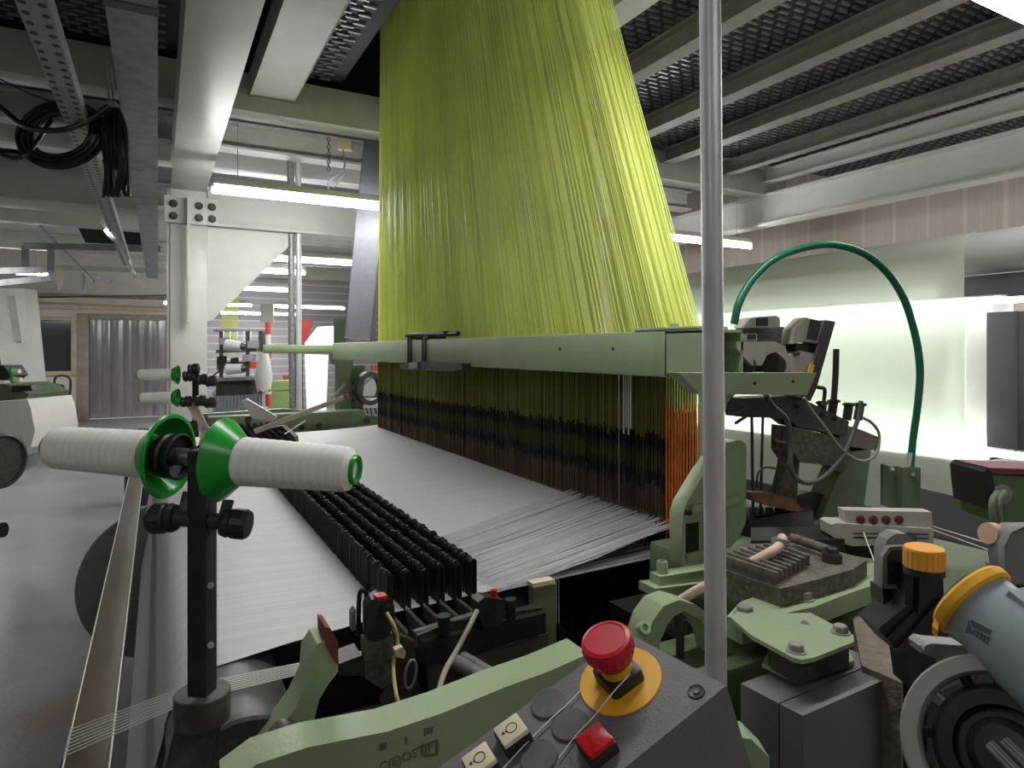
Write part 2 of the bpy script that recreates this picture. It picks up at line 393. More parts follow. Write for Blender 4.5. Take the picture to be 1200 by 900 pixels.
steel('cross_beam', boxbeam((-2.9, 7.1, 3.17), (-0.05, 7.1, 3.17), 0.5, 0.40, 0.05), CREAM, 'broad grey box beam at left below the black cable coil')
steel('cross_beam', boxbeam((-4.0, 9.4, 3.2), (5.0, 9.4, 3.2), 0.2, 0.22), CREAM, 'fourth grey beam farther back below the dark opening')
steel('cross_beam', boxbeam((-4.0, 12.0, 3.2), (5.0, 12.0, 3.2), 0.2, 0.2), CREAM, 'farthest grey beam in front of the back wall')
# joists along the loom width
for i, (x, y0, y1, z, w, h, m, lab) in enumerate([
    (1.86, 0.9, 4.3, 3.19, 0.14, 0.16, WHITE, 'bright joist right of the yellow cords at the top'),
    (2.42, 0.6, 4.3, 3.19, 0.10, 0.13, JOIST, 'grey joist first left of the galvanised pole top'),
    (3.15, 0.6, 4.3, 3.19, 0.11, 0.12, JOIST, 'grey joist in the grating that meets the pole above the beam'),
    (3.80, 0.6, 4.3, 3.19, 0.12, 0.11, JOIST, 'grey ribbed joist in the middle of the grating'),
    (4.50, 0.6, 4.3, 3.19, 0.09, 0.12, JOIST, 'lowest thin joist under the grating near the right corner'),
    (5.02, 0.6, 4.3, 3.19, 0.10, 0.13, WHITE, 'pale joist just above the long white I-beam'),
    (0.62, 2.2, 4.3, 3.19, 0.26, 0.14, CREAM, 'short pale joist between the overhead girder and the dark grating')]):
    solo('ceiling_joist', ibeam((x, y0, z), (x, y1, z), w, h, 0.012) if i != 6 else boxbeam((x, y0, z), (x, y1, z), w, h), m, lab, 'joist', group='joists under the grating')
# gratings
def grating(name, x0, x1, y0, y1, z, lab, px=0.11, bars=True):
    m = MB()
    m.bb(x0, x1, y0, y1, z + 0.03, z + 0.034)
    b2 = MB()
    k = int((y1 - y0) / 0.05)
    for i in range(k):
        y = y0 + (i + 0.5) * (y1 - y0) / k
        off = 0.05 * (i % 2)
        x = x0 + 0.02 + off
        while x + 0.1 < x1:
            b2.box((x + 0.035, y, z + 0.022), (0.066, 0.016, 0.012)); x += 0.10
    t = thing(name, lab, 'grating', ((x0 + x1) / 2, (y0 + y1) / 2, z), 'perforated gratings overhead')
    put('deck_sheet', m, mat('dark_grating_sheet', (52, 50, 56), 0.7, var=0.2), t)
    put('lit_slot_dashes', b2, mat('lit_slot_grey', (128, 126, 130), 0.35, 0.4, var=0.3, scale=9), t)['kind'] = 'stuff'  # pale dashes stand in for light coming through the slots
    return t
grating('perforated_grating', 1.9, 6.15, 0.3, 4.25, 3.2, 'dark perforated walkway grating over the right of the loom')
grating('perforated_grating', -3.0, 0.1, 2.7, 4.25, 3.2, 'dark perforated grating in the top left corner')
grating('perforated_grating', 0.78, 1.05, 2.4, 4.25, 3.2, 'small dark grating between girder and yellow cords')
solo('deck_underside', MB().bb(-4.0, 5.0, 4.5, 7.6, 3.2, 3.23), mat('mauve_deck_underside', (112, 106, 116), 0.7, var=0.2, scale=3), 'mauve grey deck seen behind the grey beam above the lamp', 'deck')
solo('deck_underside', MB().bb(-4.0, 5.0, 7.7, 12.0, 3.25, 3.28), mat('pale_deck_underside', (200, 198, 194), 0.7, var=0.06), 'pale deck underside over the far half of the hall', 'deck')

# white column with plates, bolts and haunch
c = thing('white_column', 'white steel column with bolted head standing behind the bobbins', 'column', (0.2, 5.6, 0))
put('shaft', MB().bb(0.08, 0.33, 5.48, 5.50, 0, 2.70, 0.003).bb(0.08, 0.33, 5.70, 5.72, 0, 2.70, 0.003).bb(0.06, 0.10, 5.5, 5.7, 0, 2.7), WHITE, c)
put('head_plate', MB().bb(0.04, 0.40, 5.44, 5.475, 2.44, 2.64, 0.003).bb(0.19, 0.205, 5.36, 5.44, 1.7, 2.62), WHITE, c)
for x in (0.10, 0.27, 0.36):
    for z in (2.49, 2.58): put('bolt', MB().hexbolt((x, 5.44, z), (0, -1, 0), 0.022, 0.022), DSTEEL, c)
put('base_plate', MB().bb(-0.02, 0.43, 5.38, 5.82, 0, 0.025, 0.004), WHITE, c)
put('haunch', MB().prism([(0.33, 5.5, 1.72), (0.36, 5.5, 1.72), (1.02, 5.5, 2.43), (1.02, 5.5, 2.46), (0.33, 5.5, 2.46)], (0, 0.1, 0), 0.004), WHITE, c)
put('rafter', MB().bb(0.33, 2.2, 5.46, 5.62, 2.46, 2.74, 0.005).bb(0.33, 2.2, 5.43, 5.65, 2.44, 2.46), WHITE, c)
c2 = thing('white_column', 'white flared column foot beside the far loom at the left edge', 'column', (-1.9, 8.6, 0))
put('shaft', MB().pix([(-14, 338), (28, 338), (44, 500), (14, 500)], 0.25, 0.01, D=9.0).bb(-2.1, -1.62, 8.95, 9.2, 0, 0.6), WHITE, c2)
put('stiffener', MB().pix([(8, 346), (14, 346), (22, 400), (16, 400)], 0.06, 0.004, D=8.95), CREAM, c2)

# ---------------------------------------------------------------- fluorescent lamps
def lamp(a, b, label, power=30, glow=None):
    a, b = Vector(a), Vector(b); mid = (a + b) / 2
    t = thing('fluorescent_lamp', label, 'lamp', mid, 'fluorescent lamps')
    put('housing', MB().bar(a + V(0, 0, 0.055), b + V(0, 0, 0.055), 0.06, 0.045, bev=0.008), WHITE, t)
    for q in (a, b):
        e = a + (b - a) * (0.12 if q is a else 0.88)
        put('suspension_wire', MB().cyl(e + V(0, 0, .075), V(e.x, e.y, 3.2 if e.y > 1.5 else ZR), 0.002, seg=6), GALV_D, t)
        put('end_holder', MB().box(q + V(0, 0, 0.018), (0.03, 0.03, 0.06), None, 0.004), WHITE, t)
    put('tube', MB().cyl(a, b, 0.022, seg=12), glow or LAMPG, t)
    ld = bpy.data.lights.new('lamp_light', 'AREA'); ld.shape = 'RECTANGLE'; ld.size = (b - a).length; ld.size_y = 0.06
    ld.energy = power; ld.color = (1.0, 0.985, 0.96)
    lo = bpy.data.objects.new('lamp_light', ld); COL.objects.link(lo)
    d = (b - a).normalized(); z = V(0, 0, 1)
    M = Matrix((d, z.cross(d), z)).transposed().to_4x4(); M.translation = mid - V(0, 0, 0.03)
    lo.matrix_world = M
    lo.parent = t; lo.matrix_parent_inverse = Matrix.Translation(-mid)
    return t
LAMPS = [
    ((0.30, 4.48, 2.5), (1.52, 4.48, 2.5), 'long lamp just left of the yellow cords, nearest in its row'),
    ((3.55, 4.48, 2.5), (5.05, 4.48, 2.5), 'lamp to the right of the yellow cords behind the pole'),
    ((0.62, 6.95, 2.42), (1.95, 6.95, 2.42), 'second lamp of the row beyond the white column'),
    ((0.58, 8.1, 2.42), (1.55, 8.1, 2.42), 'third lamp of the row left of the slanted duct'),
    ((0.36, 10.1, 2.38), (1.75, 10.1, 2.38), 'fourth lamp of the row, seen low behind the column'),
    ((0.1, 13.6, 2.36), (1.6, 13.6, 2.36), 'fifth lamp of the row, far back at left'),
    ((2.0, 13.6, 2.36), (3.4, 13.6, 2.36), 'far lamp between the pipes and the slanted duct'),
    ((1.2, 15.4, 2.30), (2.8, 15.4, 2.30), 'farthest lamp just in front of the slatted wall'),
]
for a, b, l in LAMPS: lamp(a, b, l, power=14)
lamp((2.02, 0.99, 2.5), (3.3, 0.99, 2.5), 'bright lamp cut off in the top right corner', power=6, glow=mat('near_tube_glow', (255, 255, 255), 0.5, var=0.0, emit=22.0))
lamp((0.25, 0.99, 2.55), (1.5, 0.99, 2.55), 'added unseen lamp directly above the near end of the loom', power=9, glow=MATS['near_tube_glow'])  # added out of view to brighten the foreground from above
lamp((4.3, 0.99, 2.5), (5.6, 0.99, 2.5), 'added unseen lamp near the cream wall beyond the right edge', power=55)  # put in past the right edge to brighten the cream wall
lamp((3.2, 7.6, 2.6), (4.6, 7.6, 2.6), 'added lamp hidden behind the cords near the right wall', power=60)  # extra hidden source for more light on the right side
lamp((-2.4, -0.6, 2.75), (-1.0, -0.6, 2.75), 'unseen lamp over the aisle behind the viewer', power=5, glow=LAMPW)  # unseen source, weak light from behind the viewer
lamp((0.2, -1.2, 2.75), (1.6, -1.2, 2.75), 'unseen lamp over the loom side behind the viewer', power=4, glow=LAMPW)  # unseen too, faint fill on faces turned to the viewer
lamp((-3.6, 3.4, 2.8), (-2.2, 3.4, 2.8), 'unseen lamp over the left aisle', power=10, glow=LAMPW)  # unseen source lighting the loom from the upper left
lamp((-3.4, 9.0, 2.6), (-2.0, 9.0, 2.6), 'added unseen lamp over the far loom at left', power=40)  # added beyond the left edge to lighten the far left
lamp((-3.0, 13.2, 2.75), (-1.6, 13.2, 2.75), 'added lamp in front of the doorway hidden by the beams', power=40)  # extra lamp put in to lighten the upper left ceiling

# ---------------------------------------------------------------- overhead clutter at left
def dots(m, ax, ay, fx, fy, r, colr):
    nt, b = nodes_of(m); s = coords(nt)
    a = mth(nt, 'SUBTRACT', mth(nt, 'FRACT', mth(nt, 'MULTIPLY', s.outputs[ax], fx)), 0.5)
    c = mth(nt, 'SUBTRACT', mth(nt, 'FRACT', mth(nt, 'MULTIPLY', s.outputs[ay], fy)), 0.5)
    d = mth(nt, 'LESS_THAN', mth(nt, 'ADD', mth(nt, 'MULTIPLY', a, a), mth(nt, 'MULTIPLY', c, c)), r * r)
    old = b.inputs['Base Color'].links[0].from_socket
    mx = nt.nodes.new('ShaderNodeMixRGB'); mx.inputs['Color2'].default_value = [lin(x) for x in colr] + [1]
    nt.links.new(d, mx.inputs['Fac']); nt.links.new(old, mx.inputs['Color1']); nt.links.new(mx.outputs['Color'], b.inputs['Base Color']); return m
PERF = dots(mat('perforated_galvanised', (150, 150, 150), 0.5, 0.3, var=0.12), 0, 1, 20, 14, 0.22, (30, 30, 30))
pa = thing('perforated_angle', 'perforated galvanised angle running overhead past the black cable coil', 'steel angle', (-0.32, 3, 2.5))
put('flange', MB().bb(-0.361, -0.277, 1.7, 9.0, 2.5, 2.505), PERF, pa)
put('web', MB().bb(-0.281, -0.276, 1.7, 9.0, 2.505, 2.56), GALV_D, pa)
ch = thing('cable_channel', 'plain galvanised channel running overhead beside the white girder', 'cable tray', (-0.08, 4, 2.6))
put('tray', MB().bb(-0.149, 0.0, 1.5, 11.5, 2.6, 2.605).bb(-0.149, -0.145, 1.5, 11.5, 2.605, 2.65).bb(-0.004, 0.0, 1.5, 11.5, 2.605, 2.65), GALV_D, ch)
put('joint_strip', MB().bb(-0.153, 0.004, 2.4, 2.45, 2.595, 2.6), DSTEEL, ch)
solo('hanger_post', MB().bb(-0.36, -0.28, 2.85, 2.93, 2.9, 3.2, 0.004), DSTEEL, 'short dark hanger post between angle and channel', 'hanger')
# coil of cable
coil = MB(); cc = g(72, 158, D=3.0)
for i in range(9):
    r1 = 0.12 + 0.008 * i; pts = []
    for k in range(15):
        a = 2 * PI * k / 14
        p = cc + V(CA, -SA, 0) * (math.cos(a) * r1 * 1.1) + V(0, 0, 1) * (math.sin(a) * r1 * 0.75) + V(SA, CA, 0) * (0.012 * math.sin(i * 2 + a)) + V(0.3, 0, 0.25) * (math.sin(a) * 0.05)
        pts.append(p)
    coil.tube(pts, 0.010, 6, sub=3)
solo('cable_coil', coil, BLACK_C, 'round coil of thick black cable hanging at the upper left', 'cable coil')
bun = MB()
for i in range(26):
    x = 119 + 30 * random.random(); w = (random.random() - .5) * 12
    p0 = g(132 + (x - 132) * 0.25, 122, D=2.95 + 0.05 * random.random()); p1 = g(x, 150 + random.random() * 10, D=2.95 + 0.06 * random.random()); p2 = g(x + 3 + w * .3, 195, D=2.95 + 0.07 * random.random()); p3 = g(x + 2 + w, 222 + random.random() * 10, D=2.97)
    bun.tube([p0, p1, p2, p3], 0.009, 5, sub=3)
bn = thing('cable_bundle', 'bundle of black cables tied and hanging down beside the galvanised channel', 'cable bundle', g(135, 180, D=2.95))
put('cables', bun, BLACK_C, bn)['kind'] = 'stuff'
put('tie', MB().cyl(g(128, 121, D=2.93), g(138, 121, D=2.93), 0.018, seg=10).tube([g(128, 121, D=2.93), g(124, 74, D=2.9)], 0.004).tube([g(133, 121, D=2.93), g(130, 76, D=2.9)], 0.004), GALV_D, bn)
solo('hanging_cable', MB().tube([g(-20, 105, D=2.9), g(5, 130, D=2.9), g(35, 150, D=2.88), g(75, 152, D=2.86), g(105, 140, D=2.9), g(128, 124, D=2.93)], 0.013), BLACK_C, 'thick black cable swooping from the left edge to the tied bundle', 'cable')
solo('hanging_cable', MB().tube([g(-20, 165, D=2.9), g(5, 182, D=2.9), g(25, 184, D=2.9), g(42, 168, D=2.95), g(60, 140, D=3.0)], 0.010), BLACK_C, 'lower black cable drooping from the left edge into the coil', 'cable')
solo('hanging_wire', MB().tube([g(-10, 88, D=3.0), g(35, 110, D=3.0), g(80, 125, D=3.0)], 0.004), BLACK_C, 'thin wire above the cables at the left edge', 'wire')
fl = MB()
rows = []
for k in range(9):
    t = k / 8; y = 258 + 66 * t
    xa = 112 + 46 * t ** 0.8; xb = 128 + 33 * t
    rows.append([g(xa + (xb - xa) * s, y + 4 * math.sin(s * 7 + k), D=5.6 + 0.07 * math.sin(s * 5 + k * 1.3)) for s in (0, .25, .5, .75, 1)])
fl.sheet(rows)
solo('plastic_film', fl, FILM, 'torn strip of clear plastic film hanging from the perforated angle', 'plastic film')
# far frames hanging at the left
def rack(pts, w, m, name, lab, cat, D):
    mb = MB()
    for (a, b) in pts: mb.bar(g(*a, D=D), g(*b, D=D), w, w)
    return solo(name, mb, m, lab, cat)
rack([((0, 318), (60, 316)), ((60, 318), (60, 292)), ((30, 288), (190, 292)), ((30, 288), (30, 312)), ((0, 332), (62, 326))], 0.07, GALV_D, 'suspended_rack', 'grey hanging steel frame at the left under the box beam', 'frame', 7.5)
rack([((62, 313), (200, 318)), ((70, 313), (70, 337)), ((25, 336), (70, 337)), ((140, 300), (198, 303))], 0.07, CREAM, 'suspended_rack', 'second paler hanging frame above the doorway', 'frame', 10.0)
rack([((0, 218), (110, 330)), ((98, 320), (98, 344)), ((108, 322), (130, 330))], 0.035, GALV_D, 'hanging_conduit', 'thin conduit slanting down across the upper left', 'pipe', 8.5)
rack([((0, 349), (205, 346))], 0.03, DSTEEL, 'wall_pipe', 'thin dark pipe along the wall above the windows', 'pipe', 13.0)
solo('dark_opening', MB().pix([(88, 260), (172, 262), (176, 287), (100, 284)], 0.06, D=8.75), mat('dark_hatch', (26, 24, 26), 0.8), 'dark hatch under the deck above the plastic film', 'hatch')
hs = thing('chain_hoist', 'small yellowish hoist block with a chain hanging from the grey beam', 'hoist', g(400, 170, D=4.9))
put('block', MB().pix([(395, 165), (411, 165), (411, 175), (395, 174)], 0.06, 0.006, D=4.8), mat('faded_yellow_paint', (186, 176, 128), 0.6), hs)
chn = MB()
for k in range(9):
    p = g(385, 163 + k * 4.4, D=4.8); M = frame(p, (CA, -SA, 0) if k % 2 else (SA, CA, 0), (0, 0, 1))
    chn.lathe(M, [(0.012 + 0.0035 * math.cos(a), 0.0035 * math.sin(a)) for a in [2 * PI * j / 6 for j in range(6)]], 10, loop=True)
put('chain', chn, DSTEEL, hs)
put('hook', MB().tube([g(402, 175, D=4.8), g(403, 198, D=4.8), g(386, 212, D=4.8), g(385, 222, D=4.8)], 0.008, sub=4).tube([g(406, 200, D=4.8), g(390, 220, D=4.8)], 0.008), GALV_D, hs)
# ================================================================== warp beam, back rest, warp, stop motion, harness
lm = thing('jacquard_loom', 'green weaving loom with long crossbar in front of the yellow cords', 'loom', (0.7, 1.6, 0))
# crossbar: hollow box section open at the near end
cb = MB(); x0, x1, y0, y1, z0, z1 = 1.10, 1.205, 1.09, 4.74, 1.432, 1.548
cb.bb(x0, x1, y0 + 0.14, y1, z0, z1, 0.006)
cb.bb(x0, x0 + 0.007, y0, y0 + 0.15, z0 + .003, z1 - .003); cb.bb(x1 - 0.007, x1, y0, y0 + 0.15, z0 + .003, z1 - .003); cb.bb(x0, x1, y0, y0 + 0.15, z1 - 0.008, z1 - .001); cb.bb(x0, x1, y0, y0 + 0.15, z0 + .001, z0 + 0.008)
crossbar = put('crossbar', cb, GREEN, lm)
put('hole', MB().cyl((1.0995, 1.45, 1.503), (1.103, 1.45, 1.503), 0.006, seg=12).cyl((1.0995, 1.72, 1.503), (1.103, 1.72, 1.503), 0.007, seg=12), BLACK, crossbar)
put('end_plate', MB().bb(1.10, 1.20, 1.13, 1.36, 1.548, 1.556, 0.003).hexbolt((1.14, 1.25, 1.556), (0, 0, 1), 0.011, 0.009), GREEN, crossbar)
put('far_arm', MB().bb(0.64, 1.12, 4.76, 4.82, 1.475, 1.535, 0.006), GREEN, lm)
put('far_post', MB().pix([(389, 415), (414, 415), (414, 427), (410, 440), (413, 500), (399, 500), (396, 428), (389, 426)], 0.08, 0.005, Y=4.82), GREEN_D, lm)
put('far_side_frame', MB().bb(0.28, 1.30, 4.60, 4.74, 0.86, 1.07, 0.01).pix([(396, 428), (428, 428), (425, 470), (428, 500), (396, 500)], 0.1, 0.01, Y=4.9), GREEN_D, lm)
put('far_rail', MB().pix([(226, 486), (332, 479), (446, 488), (446, 500), (330, 512), (226, 500)], 0.06, 0.004, Y=4.72), GREEN_D, lm)
ffr = MB()
for k, (px, py) in enumerate([(268, 492), (290, 490), (318, 494), (352, 500), (372, 498), (428, 492)]):
    p = g(px, py, Y=4.64); ffr.cyl(p, p + V(0, -0.06, 0), 0.02, seg=12)
put('far_boss', ffr, DSTEEL, lm)
for px in (405, 413, 420):
    for py in (448, 458, 468, 478): put('far_slot', MB().pix([(px, py), (px + 3, py), (px + 3, py + 3), (px, py + 3)], 0.01, 0, Y=4.893), BLACK, lm)
for k in range(14):
    px = 424 + 1.7 * k; put('far_spring', MB().bar(g(px, 478 + 3 * (k % 3), Y=4.7), g(px + 1.5, 487 - 2 * (k % 2), Y=4.68), 0.007, 0.007), GREYM if k % 3 else BLACK, lm)
put('far_brace', MB().bar(g(386, 470, Y=4.78), g(404, 450, Y=4.78), 0.016, 0.016).tube([g(361, 512, Y=4.6), g(364, 503, Y=4.62), g(372, 496, Y=4.64), g(380, 494, Y=4.66)], 0.008), GREYM, lm)
# dark slanted dial and cylinder at the far end, right of the post
fd = MB()
M = frame(g(430, 455, Y=4.8), (0.4, -1, 0))
fd.lathe(M, [(0.09, 0), (0.125, 0), (0.125, 0.05), (0.09, 0.05)], 24, loop=True)
put('far_ring', fd, DSTEEL, lm)
put('far_switch', MB().pix([(436, 428), (443, 428), (443, 434), (436, 434)], 0.03, 0.003, Y=4.7), mat('orange_red_switch', (214, 84, 40), 0.5), lm)
# near end: arm, post, support casting
arm = put('support_arm', MB().pix([(796, 437), (957, 437), (946, 463), (820, 462)], 0.036, 0.004, Y=1.0), GREEN, lm)
put('arm_post', MB().pix([(828, 461), (862, 462), (852, 472), (848, 490), (848, 535), (828, 535)], 0.02, 0.003, Y=1.03), GREEN, lm)
put('hole', MB().cyl(g(884, 449, Y=1.0) + V(0, -.002, 0), g(884, 449, Y=1.0) + V(0, .002, 0), 0.004, seg=10).cyl(g(929, 447, Y=1.0) + V(0, -.002, 0), g(929, 447, Y=1.0) + V(0, .002, 0), 0.004, seg=10), BLACK, arm)
CAST = [(800, 664), (800, 604), (804, 590), (826, 553), (846, 526), (852, 519), (868, 516), (875, 521), (874, 612), (866, 630), (850, 650), (846, 668)]
cast = put('support_casting', MB().pix(CAST, 0.042, 0.005, rim=0.022, web=0.35, Y=1.03), GREEN, lm)
put('rib', MB().pix([(812, 593), (866, 582), (868, 590), (812, 602)], 0.02, 0.004, Y=1.034), GREEN, cast)
put('rib', MB().pix([(806, 650), (846, 640), (846, 650), (806, 662)], 0.02, 0.004, Y=1.034), GREEN, cast)
put('rib', MB().pix([(826, 606), (833, 604), (833, 650), (826, 652)], 0.02, 0.004, Y=1.036), GREEN, cast)
put('hole', MB().cyl(g(807, 601, Y=1.03) + V(0, -.004, 0), g(807, 601, Y=1.03) + V(0, .01, 0), 0.006, seg=12), BLACK, cast)
put('recess', MB().pix([(804, 614), (819, 612), (819, 654), (804, 658)], 0.002, 0, Y=1.0435), BLACK, cast)
put('foot', MB().pix([(774, 692), (774, 676), (850, 664), (852, 694)], 0.032, 0.004, Y=0.985).pix([(768, 700), (768, 690), (852, 680), (852, 704)], 0.05, 0.004, Y=0.975), GREEN, cast)
put('bolt', MB().socketbolt(g(776, 668, Y=1.003) - V(0, 0, 0.006), (0, 0, 1), 0.011, 0.024), GREEN, cast)
# bearing arch in front of it
arch = put('bearing_arch', MB().pix([(757, 782), (757, 752), (765, 728), (778, 710), (796, 703), (816, 709), (838, 726), (858, 746), (858, 780), (842, 776), (836, 748), (820, 726), (802, 716), (790, 722), (779, 736), (773, 754), (773, 782)], 0.05, 0.006, Y=0.83), GREEN, lm)
put('bolt', MB().socketbolt(g(752, 738, Y=0.835) , (0.0, -0.8, 0.6), 0.011, 0.012), GREEN, arch)
put('stud', MB().cyl(g(797, 770, Y=0.835), g(797, 738, Y=0.835), 0.007, seg=14).cyl(g(797, 740, Y=0.835), g(798, 724, Y=0.835), 0.0115, seg=18), DSTEEL, arch)
# long curved side frame
top = [(262, 925), (300, 896), (360, 876), (455, 857), (520, 835), (590, 806), (640, 788), (690, 766)]
P = [g(x, y, Y=0.785) for x, y in top]
sfm = MB().prism(P + [P[-1] + V(0, 0, -0.30), P[0] + V(0, 0, -0.2)], (0, 0.058, 0), 0.006, 3)
side = put('side_frame', sfm, GREEN, lm)
def text_mesh(s, size, M, depth=0.0015):
    cu = bpy.data.curves.new('t', 'FONT'); cu.body = s; cu.size = size; cu.extrude = depth; cu.align_x = 'CENTER'; cu.align_y = 'CENTER'
    ob = bpy.data.objects.new('t', cu); COL.objects.link(ob)
    dg = bpy.context.evaluated_depsgraph_get(); dg.update()
    me = bpy.data.meshes.new_from_object(ob.evaluated_get(dg)); me.transform(M)
    bpy.data.objects.remove(ob); bpy.data.curves.remove(cu)
    mb = MB(); mb.b.from_mesh(me); bpy.data.meshes.remove(me); return mb
def facing(px, py, ang, Y):
    p = g(px, py, Y=Y); M = frame(p, (0, -1, 0), (math.cos(ang), 0, math.sin(ang))); return M
tm = text_mesh('C(E)OSTIF', 0.016, facing(476, 887, 0.10, 0.785))
put('cast_lettering', tm, GREEN_D, side)
tm = MB()
for a, b in (((494, 874), (512, 868)), ((512, 868), (512, 884)), ((512, 884), (496, 886)), ((496, 886), (494, 874))): tm.bar(g(*a, Y=.784), g(*b, Y=.784), .003, .002)
put('cast_frame_mark', tm, GREEN_D, side)
tm = MB()
for i, (x, y) in enumerate([(446, 876), (449, 875), (452, 874), (476, 868), (498, 858), (502, 856), (506, 855)]): tm.bar(g(x, y - 4, Y=.784), g(x, y + 4, Y=.784), .002, .002)
put('cast_tally_mark', tm, GREEN_D, side)
for px, py in ((352, 889), (372, 872)): put('dent', MB().cyl(g(px, py, Y=0.80), g(px, py, Y=0.80) + V(0, 0, 0.003), 0.003, seg=8), BLACK, side)
# small curved arm with the fibre pad
ca_ = MB().pix([(298, 930), (300, 892), (318, 868), (346, 830), (360, 800), (362, 772), (372, 755), (384, 750), (396, 780), (396, 788), (386, 800), (374, 820), (368, 845), (372, 858), (352, 880), (330, 905), (322, 935)], 0.055, 0.007, Y=0.90)
carm = put('curved_arm', ca_, GREEN, lm)
put('fibre_pad', MB().pix([(381, 735), (387, 736), (396, 752), (397, 778), (393, 777), (382, 757)], 0.05, 0.002, Y=0.895), REDBROWN, carm)
put('pin', MB().socketbolt(g(330, 860, Y=0.895), (0.1, -1, 0.1), 0.019, 0.03), DSTEEL, carm)
# bed plates on the right
put('loom_bed', MB().bb(1.03, 1.66, 0.66, 1.22, 0.93, 1.045, 0.01).bb(0.6, 1.05, 0.79, 0.93, 0.80, 0.965, 0.008), GREEN_B, lm)
put('under_warp_shade_sheet', MB().bb(0.24, 1.18, 0.86, 4.4, 0.55, 0.58), BLACK, lm)  # added dark sheet stands in for the shade under the warp
put('dark_filler_boxes', MB().bb(0.12, 1.25, 0.86, 1.12, 0.25, 0.88).bb(0.9, 1.6, 0.62, 1.2, 0.1, 0.93), BLACK, lm)  # dark boxes added in place of the shaded loom interior, hide the floor
slab = put('bed_slab', MB().pix([(852, 722), (868, 705), (905, 692), (960, 678), (1036, 655), (1046, 664), (1036, 682), (1010, 690), (985, 699), (955, 711), (905, 722), (870, 731)], 0.032, 0.004, Z=1.085), GREEN, lm)
for px, py in ((942, 702), (873, 720)): put('bolt', MB().hexbolt(g(px, py, Z=1.085), (0, 0, 1), 0.0125, 0.012), GREYM, slab)
mpl = put('mounting_plate', MB().pix([(856, 723), (868, 714), (905, 719), (950, 718), (1000, 744), (1001, 752), (955, 770), (940, 773), (930, 771), (880, 744)], 0.006, 0.001, Z=1.092), GREEN, lm)
for px, py in ((933, 763), (985, 741)): put('bolt', MB().hexbolt(g(px, py, Z=1.092), (0, 0, 1), 0.010, 0.009), GREYM, mpl)
put('hole', MB().cyl(g(943, 731, Z=1.092) - V(0, 0, .002), g(943, 731, Z=1.0925), 0.006, seg=14), BLACK, mpl)
put('spacer', MB().pix([(900, 752), (935, 772), (995, 752), (960, 735)], 0.036, 0.002, Z=1.084), DSTEEL, mpl)
put('lower_plate', MB().pix([(893, 777), (936, 798), (1001, 774), (996, 764), (900, 765)], 0.006, 0.001, Z=1.05), GREEN, mpl)
# dusty finned block
fin = put('finned_block', MB().pix([(838, 648), (880, 634), (925, 631), (968, 642), (1016, 656), (1000, 667), (962, 678), (915, 690), (850, 668)], 0.05, 0.006, Z=1.115), IRON, lm)
for k in range(8):
    t = k / 7
    a = g(842 + 62 * t, 650 - 14 * t + 4, Z=1.128); b = g(912 + 36 * t, 678 - 21 * t, Z=1.128)
    put('fin', MB().bar(a, b, 0.007, 0.02, bev=0.002), IRON, fin)
put('bolt', MB().cyl(g(975, 660, Z=1.112), g(975, 660, Z=1.112) + V(0, 0, .018), 0.017, seg=20).hexbolt(g(975, 660, Z=1.112) + V(0, 0, .018), (0, 0, 1), 0.011, 0.009), DSTEEL, fin)
put('rod', MB().cyl(g(928, 630, Z=1.13), g(972, 645, Z=1.13), 0.009, seg=12), IRON, fin)
# clutter bed behind: dark slots
put('guide_rail', MB().pix([(880, 618), (980, 616), (990, 632), (880, 634)], 0.03, 0.003, Z=1.12), BLACK_M, lm)
put('gearbox_block', MB().bb(1.26, 1.5, 1.12, 1.3, 0.9, 1.09, 0.01), BLACK_M, lm)
solo('lint_patch', MB().pix([(1000, 728), (1018, 716), (1040, 722), (1056, 762), (1056, 800), (1010, 780)], 0.15, 0.004, Z=1.049), LINT, 'patch of brown lint on the bed between plate and feeder', 'lint', kind='stuff')

# back rest roller, warp beam, brown bar
br = thing('back_rest_roller', 'steel back rest roller under the near edge of the white warp', 'roller', (0.1, 2.6, 0.9))
put('roller', MB().cyl((0.102, 0.97, 0.9), (0.102, 4.45, 0.9), 0.092, seg=48), mat('worn_roller_steel', (92, 90, 88), 0.48, 0.35, var=0.12, scale=6), br)
put('end_flange', MB().lathe(frame((0.102, 0.945, 0.9), (0, 1, 0)), [(0, 0), (0.10, 0), (0.104, 0.004), (0.104, 0.02), (0, 0.02)], 48), DSTEEL, br)
put('journal', MB().cyl((0.102, 0.86, 0.9), (0.102, 0.95, 0.9), 0.05, seg=32), GREYM, br)
put('bracket', MB().bb(0.19, 0.215, 0.9, 1.12, 0.4, 0.92, 0.004), DSTEEL, br)
wb = thing('warp_beam', 'warp beam with a dark steel flange disc beyond the brown bar', 'warp beam', (0.032, 2.6, 0.50))
put('barrel', MB().cyl((0.04, 1.05, 0.49), (0.04, 4.4, 0.49), 0.098, seg=48), YARN, wb)
fm = mat('turned_dark_steel', (128, 126, 122), 0.45, 0.3, var=0.15, scale=3)
for y in (3.2,):
    fl_ = MB().lathe(frame((0.032, y, 0.503), (0, 1, 0)), [(0, 0), (0.325, 0), (0.332, 0.005), (0.332, 0.02), (0, 0.02)], 64)
    if y > 1 : put('flange_disc', fl_, fm, wb)
rail = thing('back_rail', 'brown steel back rail with bright edges at the lower left', 'rail', (-0.09, 2.3, 0.86))
put('rail_body', MB().bb(-0.122, -0.062, 0.5, 3.75, 0.86, 0.895, 0.004), BROWN, rail)
put('edge_shine', MB().cyl((-0.121, 0.5, 0.896), (-0.121, 3.75, 0.896), 0.0013, seg=8), YARN, rail)  # white strips stand in for the shine along the rail edges
